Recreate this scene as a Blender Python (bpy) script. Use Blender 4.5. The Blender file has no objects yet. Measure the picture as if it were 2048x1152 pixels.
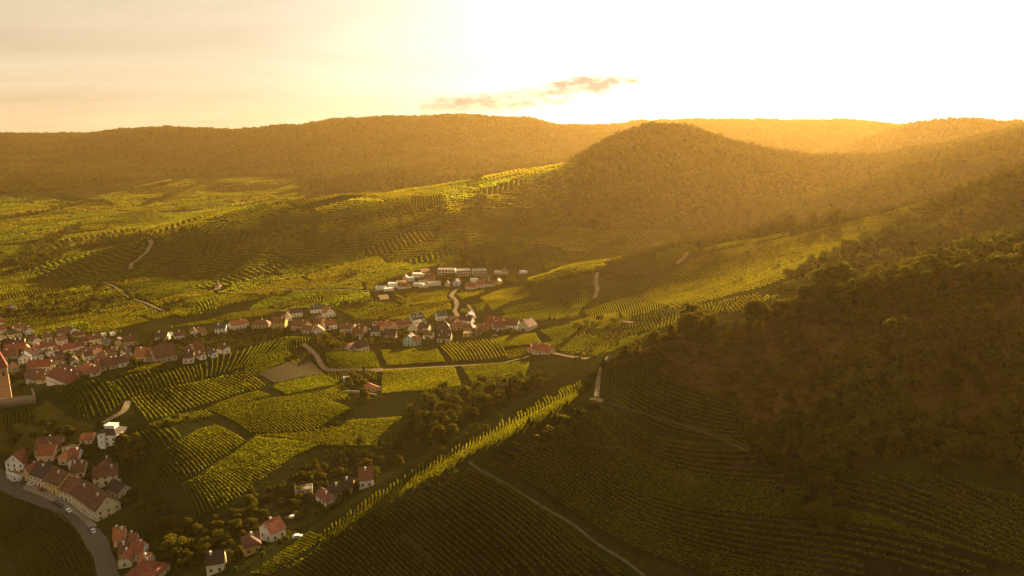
import bpy, math, random
import numpy as np
from mathutils import Vector
random.seed(7); RNG=np.random.default_rng(7)
S=bpy.context.scene
R=math.radians
# ---- camera: a drone about 190 m above the valley floor; the camera is the origin
cam_data=bpy.data.cameras.new('camera'); cam=bpy.data.objects.new('camera',cam_data); S.collection.objects.link(cam)
cam_data.lens=24.0; cam_data.sensor_width=36.0; cam_data.clip_start=0.5; cam_data.clip_end=40000
cam.location=(0,0,0); cam.rotation_euler=(R(90)-math.atan(286/1365.33),0,0); S.camera=cam
# ---- sky, sun and exposure
SUN_EL,SUN_AZ=14.0,24.0
wd=bpy.data.worlds.new('World'); S.world=wd; wd.use_nodes=True
nt=wd.node_tree; nt.nodes.clear()
def wn(t,**k):
    n=nt.nodes.new(t)
    for a,b in k.items(): setattr(n,a,b)
    return n
def wl(a,b): nt.links.new(a,b)
def wmath(op,a,b=None,c=None,clamp=False):
    n=wn('ShaderNodeMath',operation=op,use_clamp=clamp)
    for i,v in enumerate((a,b,c)):
        if v is None: continue
        if isinstance(v,(int,float)): n.inputs[i].default_value=v
        else: wl(v,n.inputs[i])
    return n.outputs[0]
def wmix(f,a,b):
    n=wn('ShaderNodeMix',data_type='RGBA')
    for s,v in ((n.inputs[0],f),(n.inputs[6],a),(n.inputs[7],b)):
        if isinstance(v,(int,float,tuple)): s.default_value=v
        else: wl(v,s)
    return n.outputs[2]
sky=wn('ShaderNodeTexSky',sky_type='NISHITA',sun_disc=False,sun_elevation=R(SUN_EL),sun_rotation=R(SUN_AZ),altitude=400,air_density=1.0,dust_density=4.0,ozone_density=1.0)
tc=wn('ShaderNodeTexCoord'); nrm=wn('ShaderNodeVectorMath',operation='NORMALIZE'); wl(tc.outputs['Generated'],nrm.inputs[0])
sep=wn('ShaderNodeSeparateXYZ'); wl(nrm.outputs[0],sep.inputs[0])
sd=(math.sin(R(SUN_AZ))*math.cos(R(SUN_EL)),math.cos(R(SUN_AZ))*math.cos(R(SUN_EL)),math.sin(R(SUN_EL)))
dot=wn('ShaderNodeVectorMath',operation='DOT_PRODUCT'); wl(nrm.outputs[0],dot.inputs[0]); dot.inputs[1].default_value=sd
ca=wmath('MAXIMUM',dot.outputs['Value'],0.0)
# the veil of thin high cloud scatters the sun forward: a broad bright aureole over warm cloud
aur=wmath('POWER',ca,9.0); aur2=wmath('POWER',ca,60.0)
# cloud streaks on a flat layer
den=wmath('ADD',wmath('MAXIMUM',sep.outputs[2],0.0),0.09)
cx=wmath('DIVIDE',sep.outputs[0],den); cy=wmath('DIVIDE',sep.outputs[1],den)
cmb=wn('ShaderNodeCombineXYZ'); wl(cx,cmb.inputs[0]); wl(cy,cmb.inputs[1])
def cloud_noise(sx,sy,ox,oy,detail,rough):
    m=wn('ShaderNodeMapping'); wl(cmb.outputs[0],m.inputs[0]); m.inputs['Scale'].default_value=(sx,sy,1); m.inputs['Location'].default_value=(ox,oy,0); m.inputs['Rotation'].default_value=(0,0,R(-14))
    n=wn('ShaderNodeTexNoise',noise_dimensions='2D'); wl(m.outputs[0],n.inputs['Vector']); n.inputs['Scale'].default_value=1; n.inputs['Detail'].default_value=detail; n.inputs['Roughness'].default_value=rough; n.inputs['Distortion'].default_value=.4
    return n.outputs['Fac']
streak=cloud_noise(.28,.55,3.1,1.7,6,.55)
fine=cloud_noise(.8,2.2,7.3,4.2,7,.6)
veil_d=wmath('MULTIPLY_ADD',streak,2.4,-.75)
veil_d=wmath('ADD',veil_d,wmath('MULTIPLY_ADD',fine,.9,-.45),clamp=True)
VEIL=.145
base=wmix(veil_d,(.80,.655,.42,1),(1.06,.88,.60,1))
# the sky dims and cools away from the sun
side=wmath('MULTIPLY_ADD',dot.outputs['Value'],.5,.5); side=wmath('MULTIPLY_ADD',wmath('POWER',side,1.6),.55,.78)
bs=wn('ShaderNodeVectorMath',operation='SCALE'); wl(base,bs.inputs[0]); wl(side,bs.inputs['Scale']); base=bs.outputs[0]
addn=wn('ShaderNodeMix',data_type='RGBA',blend_type='ADD'); addn.inputs[0].default_value=1
glow=wn('ShaderNodeVectorMath',operation='SCALE'); glow.inputs[0].default_value=(.90,1.0,1.08); wl(wmath('MULTIPLY_ADD',aur2,1.0,wmath('MULTIPLY',aur,1.7)),glow.inputs['Scale'])
wl(base,addn.inputs[6]); wl(glow.outputs[0],addn.inputs[7])
# one grey cloud bank left of the sun, low over the ridge: an ellipse in direction space broken up by noise
az=wmath('ARCTAN2',sep.outputs[0],sep.outputs[1]); el=wmath('ARCSINE',sep.outputs[2])
def bank(a0,e0,wa,we,tilt):
    da=wmath('SUBTRACT',az,R(a0)); de=wmath('SUBTRACT',wmath('SUBTRACT',el,R(e0)),wmath('MULTIPLY',da,tilt))
    q=wmath('ADD',wmath('POWER',wmath('ABSOLUTE',wmath('DIVIDE',da,R(wa))),2.0),wmath('POWER',wmath('ABSOLUTE',wmath('DIVIDE',de,R(we))),2.0))
    return wmath('SUBTRACT',1.0,q)
nb=wn('ShaderNodeTexNoise',noise_dimensions='3D'); nb.inputs['Scale'].default_value=34; nb.inputs['Detail'].default_value=7; nb.inputs['Roughness'].default_value=.62
mb_=wn('ShaderNodeMapping'); wl(nrm.outputs[0],mb_.inputs[0]); mb_.inputs['Scale'].default_value=(1,1,2.6); wl(mb_.outputs[0],nb.inputs['Vector'])
bk=wmath('MAXIMUM',bank(5.6,4.6,5.8,1.05,.09),wmath('MULTIPLY',bank(-1.5,3.4,9.0,1.0,.06),.8))
bk=wmath('MULTIPLY',wmath('MULTIPLY_ADD',nb.outputs['Fac'],3.0,wmath('MULTIPLY_ADD',bk,1.25,-1.72)),1.0,clamp=True)
bk=wmath('MULTIPLY',bk,.93)
sky_sum=wn('ShaderNodeMix',data_type='RGBA',blend_type='ADD'); sky_sum.inputs[0].default_value=1
SKYK=.05
sk=wn('ShaderNodeVectorMath',operation='SCALE'); wl(sky.outputs[0],sk.inputs[0]); sk.inputs["Scale"].default_value=.07
vl=wn('ShaderNodeVectorMath',operation='SCALE'); wl(addn.outputs[2],vl.inputs[0]); vl.inputs['Scale'].default_value=VEIL/SKYK
wl(sk.outputs[0],sky_sum.inputs[6]); wl(vl.outputs[0],sky_sum.inputs[7])
# below the horizon lies dark land, not sky
low=wn('ShaderNodeMapRange',interpolation_type='SMOOTHSTEP'); wl(sep.outputs[2],low.inputs[0]); low.inputs[1].default_value=-.05; low.inputs[2].default_value=0.0; low.inputs[3].default_value=.03
fin=wn('ShaderNodeVectorMath',operation='SCALE'); wl(wmix(bk,sky_sum.outputs[2],tuple(v*VEIL/SKYK for v in (.52,.51,.46))+(1,)),fin.inputs[0]); wl(low.outputs[0],fin.inputs['Scale'])
bg=wn('ShaderNodeBackground'); wl(fin.outputs[0],bg.inputs[0]); bg.inputs[1].default_value=SKYK
wo=wn('ShaderNodeOutputWorld'); wl(bg.outputs[0],wo.inputs[0])
sun_d=bpy.data.lights.new('sun','SUN'); sun=bpy.data.objects.new('sun',sun_d); S.collection.objects.link(sun)
sun_d.energy=5.0; sun_d.angle=R(.5); sun_d.color=(1.0,.72,.36)
sun.rotation_euler=Vector((-sd[0],-sd[1],-sd[2])).to_track_quat('-Z','Y').to_euler(); sun.location=(300,800,500)
S.view_settings.view_transform='Standard'; S.view_settings.look='None'; S.view_settings.exposure=2.2; S.view_settings.gamma=1.0; S.view_settings.use_curve_mapping=False
S.cycles.use_denoising=True; S.cycles.max_bounces=6; S.cycles.diffuse_bounces=2; S.cycles.glossy_bounces=1; S.cycles.transmission_bounces=3; S.cycles.transparent_max_bounces=4; S.cycles.volume_bounces=0
S.cycles.sample_clamp_indirect=4.0
HAZE_DENSITY=3.2e-5; HAZE_G=.52; HAZE_COL=(1.0,.645,.22,1)
# ---TERRAIN-BEGIN---
import numpy as np, math
FPX=1365.33; PITCH=math.atan(286/FPX)
CP,SP=math.cos(PITCH),math.sin(PITCH)
def ray(px,py):
    a=(np.asarray(px,float)-1024)/FPX; b=(576-np.asarray(py,float))/FPX
    dy=CP+b*SP; dz=-SP+b*CP
    return a/dy, dz/dy            # x per unit y, z per unit y
def proj(x,y,z):
    f=y*CP-z*SP; u=y*SP+z*CP
    return 1024+FPX*x/f, 576-FPX*u/f
# control points of the ground: pixel column, pixel row, depth y (m, positive) or height z (m, negative), camera is 0
PTS=[]
def Y(*l):
    for px,py,d in l:
        rx,rz=ray(px,py); PTS.append((rx*d,d,rz*d))
def Z(*l):
    for px,py,z in l:
        rx,rz=ray(px,py); d=z/rz; PTS.append((rx*d,d,z))
def W(*l): PTS.extend(l)
# spur A, near right: crest
Y((500,1152,242),(1200,735,305),(1300,695,310),(1390,665,312),(1500,640,308),(1600,600,300),(1750,575,295),(1900,560,290),(2048,548,285))
# its shaded flank
Y((700,1152,230),(1024,1152,204),(800,1060,241),(1250,900,250),(1250,1030,220),(1500,1152,180),(1500,1000,207),(1500,820,249),(1750,800,224),(1750,900,201),(1800,1000,180),(2048,800,208),(2048,1150,148),(1700,680,264),(1900,700,242),(1300,780,281))
W((0,110,-172),(-90,160,-183),(110,100,-122),(330,300,-32),(420,400,-22),(258,205,-68))
# the crest is broad: near lip, flat top, far edge, then the drop into the ravine
_L=np.array(((640,1092,244,1050),(722,1034,250,993),(795,1000,252,942),(870,950,254,899),(930,920,257,865),(1010,880,258,820),(1100,832,263,772),(1172,790,272,745)),float)
def _sm(v): return np.polyval(np.polyfit(_L[:,0]/1000,v,3),np.linspace(630,1180,16)/1000)
_lr,_ld=_sm(_L[:,1])+10,_sm(_L[:,2]); _z0=ray(0,_lr)[1]*_ld; _zc=ray(0,_sm(_L[:,3]))[1]; _lw=(_z0-_zc*_ld)/(_zc+.19)
for px,r,d,z0,w in zip(np.linspace(630,1180,16),_lr,_ld,_z0,_lw):
    ux=float(ray(px,r)[0])
    for dd,dz in ((0,0),(w*.33,-.055*w),(w*.66,-.12*w),(w,-.19*w),(w+10,-.19*w-7)): W((ux*(d+dd),d+dd,z0+dz))
    dn=(z0-.36*d)/(float(ray(px,r+45)[1])-.36); Y((px,r+45,dn))
# ravine behind the crest
Z((425,1135,-176),(470,1100,-175),(545,1075,-173),(640,1010,-173),(720,972,-171),(830,890,-168),(950,830,-160),(1060,780,-152),(1150,730,-146))
W((70,430,-132),(150,440,-116),(230,450,-98),(330,460,-74))
# street and bottom left field
Z((20,960,-189),(130,1000,-189),(210,1060,-188),(230,1150,-187),(60,1080,-190),(0,1152,-191),(330,1090,-184),(260,985,-186),(230,890,-171),(60,890,-173),(20,850,-170),(120,850,-168),(70,930,-180),(150,930,-179))
W((-330,250,-192),(-450,420,-190),(-250,160,-192))
# mound B crest and slope
Y((95,795,428),(160,765,437),(270,738,452),(400,722,476),(500,702,500),(620,682,534))
Y((200,838,392),(160,840,392),(300,800,420),(440,765,450),(560,735,482))
Z((380,1030,-176),(480,960,-170.5),(320,960,-172),(400,860,-163),(540,860,-165),(560,800,-163),(650,880,-169),(300,880,-165))
Z((80,835,-167),(30,805,-172))
# village behind B, and the plain
Z((60,760,-186),(20,700,-185),(120,740,-186),(230,715,-186),(330,705,-185),(420,700,-184),(530,690,-180),(100,690,-185),(250,680,-184),(350,672,-183),(450,655,-183),(560,640,-181),(660,620,-180),(0,640,-184),(650,745,-172),(760,740,-172),(700,700,-173),(840,710,-172),(920,750,-171),(850,790,-169),(760,800,-168),(650,650,-177),(720,670,-175),(850,660,-174),(960,650,-171),(1050,660,-166),(1000,740,-165),(1100,700,-160),(1050,770,-160),(740,850,-169),(1180,690,-150))
W((-620,560,-186),(-760,800,-180))
# the plain further back
Z((200,600,-181),(50,600,-181),(400,590,-178),(600,600,-177),(750,600,-176),(870,600,-175),(100,540,-176),(0,520,-174),(900,570,-174),(780,580,-174),(960,575,-172),(1020,545,-170),(600,545,-172),(450,550,-173),(330,560,-174),(200,550,-174),(900,545,-168))
# spur C
Z((960,630,-172),(1000,600,-168),(1050,585,-166),(1100,655,-160))
Y((1055,560,830),(1130,538,815),(1210,527,800),(1270,512,790),(1380,482,790),(1480,470,785),(1580,455,775),(1640,442,765),(1760,420,740),(1860,398,715),(2048,345,640))
Y((1200,592,690),(1110,600,720),(1300,600,625),(1250,640,545),(1160,640,600),(1400,560,640),(1400,610,520),(1550,590,470),(1500,560,560),(1600,520,590),(1700,510,530),(1800,480,550),(1900,450,629),(2048,430,554),(2048,510,491),(1850,540,500),(1950,520,520),(1300,655,500))
W((560,700,0),(640,640,20),(500,560,-20),(420,450,-45),(620,480,20))
# behind C
W((110,960,-166),(230,1000,-158),(320,1000,-150),(430,1000,-136),(560,1000,-105),(700,980,-65))
# spur D: a face of even slope from its foot up to the lip, then a gentler top
def F(px,foot,zf,s,*rows):
    df=zf/float(ray(px,foot)[1])
    for r in rows: Y((px,r,(zf-s*df)/(float(ray(px,r)[1])-s)))
F(300,550,-172,.30,485,515); F(400,545,-170,.30,457,500); F(500,538,-168,.30,425,480,515); F(600,532,-166,.30,400,440,490); F(700,527,-166,.31,396,425,465,505); F(800,520,-166,.31,402,430,465,500)
F(900,512,-166,.31,410,440,475); F(1000,505,-166,.31,397,430,470); F(1060,500,-166,.31,381,415,460); F(1140,498,-164,.31,351,390,440); F(1200,495,-162,.33,292,350,410,460); F(1260,490,-158,.36,268,320,390,450); F(1330,480,-154,.36,258,300,370,430); F(1400,470,-148,.35,274,330,400); F(1500,455,-140,.34,323,370,420); F(1600,425,-120,.33,363,395)
Y((870,372,1480),(960,357,1540),(1050,338,1600),(1130,330,1620),(780,388,1400),(1660,386,1400))
Z((1150,520,-164),(1240,515,-161),(300,560,-173),(500,548,-170),(700,540,-168),(850,530,-168),(1000,520,-167))
# behind D
W((-470,1500,-158),(-330,1700,-150),(-150,1900,-140),(50,2100,-110),(200,2500,-60),(420,2500,-50),(700,2300,-110))
# left back: low ridge with the lit field, woods and slopes to ridge E
Z((60,505,-172),(150,470,-168),(250,450,-164),(350,440,-162),(60,450,-164),(200,500,-170),(100,410,-152),(0,420,-154))
Y((0,390,1850),(60,393,1850),(140,405,1750))
W((-1500,2150,-160),(-1150,2150,-158),(-900,2250,-152))
Z((300,400,-146),(420,390,-143),(560,385,-140),(480,370,-130),(350,370,-130),(600,372,-128))
Z((100,370,-128),(250,355,-118),(20,365,-125),(500,350,-113),(700,370,-112),(800,360,-105))
Y((380,320,3000),(150,325,3000),(700,310,2900),(900,320,2700),(1000,300,3000),(550,310,3000))
Y((0,274,3700),(130,278,3700),(200,269,3650),(380,260,3650),(510,270,3750),(560,257,3600),(700,243,3500),(870,238,3500),(960,239,3500),(1050,242,3500),(1110,252,3550),(1150,257,3900),(1200,257,4100))
# F, right back: a far hill and, nearer, a second one whose flank cuts in front of it
Y((1280,247,4200),(1350,245,4200),(1480,244,4100),(1600,247,3900),(1700,247,3800),(1750,251,3700))
Y((1500,290,3000),(1600,318,2700),(1400,275,3200),(1680,300,3000),(1740,280,3200),(1640,345,2400))
Y((1800,257,2750),(1850,247,2700),(1930,243,2650),(2048,252,2600),(1775,285,2550),(1735,318,2400),(1690,350,2200),(1850,290,2350),(1950,300,2100),(1780,335,2050))
for px,y,z in ((1850,3250,-10),(1950,3200,0),(2048,3200,10),(1800,3300,-20)): W((float(ray(px,250)[0])*y,y,z))
# G
Y((2048,262,1500),(1980,282,1480),(1900,306,1440),(1830,330,1400),(1750,357,1340),(1640,392,1260),(1580,420,1200))
Y((1750,400,1060),(1900,360,1080),(2048,310,1150))
W((1150,1900,-20),(1600,2300,40),(1500,1500,90))
# beyond the skyline
for u in np.linspace(-1.25,1.25,9): W((u*6500,6500,-60))
W((-2600,2600,-120),(-4600,3800,70),(4400,3600,120),(-1900,1500,-165),(-1100,1000,-176))
P=np.array(PTS)
def _uv(x,y): return np.stack([x/y, np.log(y)],-1)
_A=_uv(P[:,0],P[:,1])
def _phi(r2): return 0.5*r2*np.log(r2+1e-12)
_n=len(P)
_K=_phi(((_A[:,None]-_A[None])**2).sum(-1))+np.eye(_n)*2e-5
_Q=np.c_[np.ones(_n),_A]
_S=np.linalg.solve(np.block([[_K,_Q],[_Q.T,np.zeros((3,3))]]),np.r_[P[:,2],np.zeros(3)])
U0,U1,V0,V1=-1.35,1.35,math.log(75.),math.log(4800.)
NU,NV=541,901
gu=np.linspace(U0,U1,NU); gv=np.linspace(V0,V1,NV)
def _coarse():
    cu=np.linspace(U0,U1,181); cv=np.linspace(V0,V1,301)
    UU,VV=np.meshgrid(cu,cv)
    q=np.stack([UU.ravel(),VV.ravel()],-1); z=np.zeros(len(q))
    for i in range(0,len(q),8000):
        s=q[i:i+8000]
        z[i:i+8000]=_phi(((s[:,None]-_A[None])**2).sum(-1))@_S[:_n]+_S[_n]+s@_S[_n+1:]
    return z.reshape(301,181)
def resample(G,nv,nu):
    r=np.linspace(0,G.shape[0]-1,nv); c=np.linspace(0,G.shape[1]-1,nu)
    r0=np.minimum(r.astype(int),G.shape[0]-2); c0=np.minimum(c.astype(int),G.shape[1]-2)
    fr=(r-r0)[:,None]; fc=(c-c0)[None]
    def cub(a,b,c_,d,t): return b+.5*t*(c_-a+t*(2*a-5*b+4*c_-d+t*(3*(b-c_)+d-a)))
    m=lambda i,n: np.clip(i,0,n-1)
    R=[G[m(r0+k,G.shape[0])] for k in (-1,0,1,2)]
    H=cub(*R,fr)
    C=[H[:,m(c0+k,G.shape[1])] for k in (-1,0,1,2)]
    return cub(*C,fc)
GZ=resample(_coarse(),NV,NU)
def vnoise(x,y,seed=0):
    xi=np.floor(x).astype(np.int64); yi=np.floor(y).astype(np.int64); fx=x-xi; fy=y-yi
    fx=fx*fx*(3-2*fx); fy=fy*fy*(3-2*fy)
    def h(a,b):
        n=(a*374761393+b*668265263+seed*1442695041)&0x7fffffff
        n=((n^(n>>13))*1274126177)&0x7fffffff
        return ((n^(n>>16))&0xffff)/32767.5-1
    return (h(xi,yi)*(1-fx)+h(xi+1,yi)*fx)*(1-fy)+(h(xi,yi+1)*(1-fx)+h(xi+1,yi+1)*fx)*fy
_yy=np.exp(gv)[:,None]+0*gu[None]; _xx=_yy*gu[None]
def _gully():
    w=np.clip((_yy-1350)/700,0,1); n=1-np.abs(vnoise(_xx/210+.3*vnoise(_xx/90,_yy/90,3),_yy/330,1))*2; n2=vnoise(_xx/85,_yy/110,2)
    s=np.clip((_yy-420)/500,0,1)
    return w*(9*n+4*n2)+s*(1-w)*2.2*vnoise(_xx/70,_yy/70,4)+.45*vnoise(_xx/19,_yy/19,5)
GZ=GZ+_gully()
def H(x,y):
    x=np.asarray(x,float); y=np.asarray(y,float)
    c=np.clip((x/y-U0)/(U1-U0)*(NU-1),0,NU-1.001); r=np.clip((np.log(y)-V0)/(V1-V0)*(NV-1),0,NV-1.001)
    c0=c.astype(int); r0=r.astype(int); fc=c-c0; fr=r-r0
    return (GZ[r0,c0]*(1-fc)+GZ[r0,c0+1]*fc)*(1-fr)+(GZ[r0+1,c0]*(1-fc)+GZ[r0+1,c0+1]*fc)*fr
_ys=np.exp(np.linspace(math.log(90.),math.log(4700.),1400))
def hit(px,py,zoff=0.):
    """ground points seen at these pixels (first hit of each ray)"""
    rx,rz=ray(np.atleast_1d(px),np.atleast_1d(py)); out=np.zeros((len(rx),3))
    for i in range(0,len(rx),2000):
        a=rx[i:i+2000,None]; b=rz[i:i+2000,None]
        d=H(a*_ys,np.broadcast_to(_ys,(len(a),len(_ys))))+zoff-b*_ys
        k=np.argmax(d>0,1); k=np.where(d.max(1)>0,k,len(_ys)-1); k=np.maximum(k,1)
        j=np.arange(len(a)); d0=d[j,k-1]; d1=d[j,k]; t=np.clip(d0/(d0-d1+1e-9),0,1)
        y=_ys[k-1]+(_ys[k]-_ys[k-1])*t
        out[i:i+2000,0]=a[:,0]*y; out[i:i+2000,1]=y; out[i:i+2000,2]=H(a[:,0]*y,y)
    return out
def inpoly(x,y,poly):
    poly=np.asarray(poly); r=np.zeros(np.shape(x),bool); j=len(poly)-1
    for i in range(len(poly)):
        xi,yi=poly[i]; xj,yj=poly[j]
        c=((yi>y)!=(yj>y))&(x<(xj-xi)*(y-yi)/(yj-yi+1e-12)+xi); r^=c; j=i
    return r
# ---TERRAIN-END---
# ---- materials
def material(name,build):
    m=bpy.data.materials.new(name); m.use_nodes=True; t=m.node_tree; t.nodes.clear(); build(t); return m
class T:
    def __init__(s,t): s.t=t
    def n(s,ty,ins=None,**k):
        n=s.t.nodes.new(ty)
        for a,b in k.items(): setattr(n,a,b)
        for a,b in (ins or {}).items():
            if isinstance(b,bpy.types.NodeSocket): s.t.links.new(b,n.inputs[a])
            else: n.inputs[a].default_value=b
        return n
    def math(s,op,a,b=0.,c=0.,clamp=False): return s.n('ShaderNodeMath',{0:a,1:b,2:c},operation=op,use_clamp=clamp).outputs[0]
    def mix(s,f,a,b,mode='MIX'): return s.n('ShaderNodeMix',{0:f,6:a,7:b},data_type='RGBA',blend_type=mode).outputs[2]
    def noise(s,scale,detail=4,rough=.55,vec=None):
        i={'Scale':scale,'Detail':detail,'Roughness':rough}
        if vec is not None: i['Vector']=vec
        return s.n('ShaderNodeTexNoise',i).outputs['Fac']
    def ramp(s,f,a,b): return s.n('ShaderNodeMapRange',{0:f,1:a,2:b},clamp=True).outputs[0]
    def out(s,sh): s.n('ShaderNodeOutputMaterial',{'Surface':sh})
def c4(c): return (c[0],c[1],c[2],1)
# ---- the ground: one sheet, fine near the camera and coarser with distance
def ground_mat(t):
    t=T(t); pos=t.n('ShaderNodeNewGeometry').outputs['Position']
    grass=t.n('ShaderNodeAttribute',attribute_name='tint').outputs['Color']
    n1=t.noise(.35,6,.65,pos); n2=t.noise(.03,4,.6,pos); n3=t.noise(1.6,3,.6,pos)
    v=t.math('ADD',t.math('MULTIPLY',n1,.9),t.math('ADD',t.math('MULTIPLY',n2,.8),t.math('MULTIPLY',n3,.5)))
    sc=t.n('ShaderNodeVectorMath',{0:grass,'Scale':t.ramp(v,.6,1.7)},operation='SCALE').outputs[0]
    sc=t.mix(t.math('MULTIPLY',t.ramp(n2,.5,.72),.35),sc,(.05,.036,.017,1))
    bump=t.n('ShaderNodeBump',{'Strength':.8,'Distance':.5,'Height':n1}).outputs[0]
    t.out(t.n('ShaderNodeBsdfDiffuse',{'Color':sc,'Roughness':1.0,'Normal':bump}).outputs[0])
def add_attr(me,name,cols):
    a=me.color_attributes.new(name,'FLOAT_COLOR','POINT'); c=np.ones((len(cols),4),np.float32); c[:,:3]=cols; a.data.foreach_set('color',c.ravel())
def mesh_np(name,v,faces_flat,fsize,mat=None,smooth=False):
    """fast mesh from numpy: faces_flat (n,k) with a constant k"""
    me=bpy.data.meshes.new(name); me.vertices.add(len(v)); me.vertices.foreach_set('co',np.asarray(v,np.float32).ravel())
    f=np.asarray(faces_flat,np.int32); me.loops.add(f.size); me.loops.foreach_set('vertex_index',f.ravel())
    me.polygons.add(len(f)); me.polygons.foreach_set('loop_start',np.arange(0,f.size,fsize,dtype=np.int32)); me.polygons.foreach_set('loop_total',np.full(len(f),fsize,np.int32))
    if smooth: me.polygons.foreach_set('use_smooth',np.ones(len(f),bool))
    me.update(calc_edges=True)
    if mat: me.materials.append(mat)
    return me
def link(name,data,parent=None,label=None,cat=None,group=None,kind=None,loc=None,rz=0.):
    o=bpy.data.objects.new(name,data); S.collection.objects.link(o)
    if parent: o.parent=parent
    for k,v in (('label',label),('category',cat),('group',group),('kind',kind)):
        if v: o[k]=v
    if loc is not None: o.location=loc
    if rz: o.rotation_euler=(0,0,rz)
    return o
VV,UU=np.meshgrid(gv,gu,indexing='ij'); GY=np.exp(VV); GX=UU*GY
def build_ground():
    v=np.stack([GX,GY,GZ],-1).reshape(-1,3)
    i=np.arange(NV*NU).reshape(NV,NU); f=np.stack([i[:-1,:-1],i[:-1,1:],i[1:,1:],i[1:,:-1]],-1).reshape(-1,4)
    me=mesh_np('ground',v,f,4,material('ground_soil_and_grass',ground_mat),True)
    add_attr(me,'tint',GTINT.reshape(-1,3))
    return link('ground',me,kind='structure')
# ---- vineyards: plots are given by two edges (seen positions of their row ends, turned into ground points)
def dens(pl,n):
    pl=np.asarray(pl,float); s=np.r_[0,np.cumsum(np.hypot(*np.diff(pl[:,:2],axis=0).T))]
    t=np.linspace(0,s[-1],n); return np.stack([np.interp(t,s,pl[:,k]) for k in range(pl.shape[1])],-1)
def ground_line(px,n=24):
    return hit(*dens(px,n).T)[:,:2]
def plen(p): return float(np.hypot(*np.diff(p,axis=0).T).sum())
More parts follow.
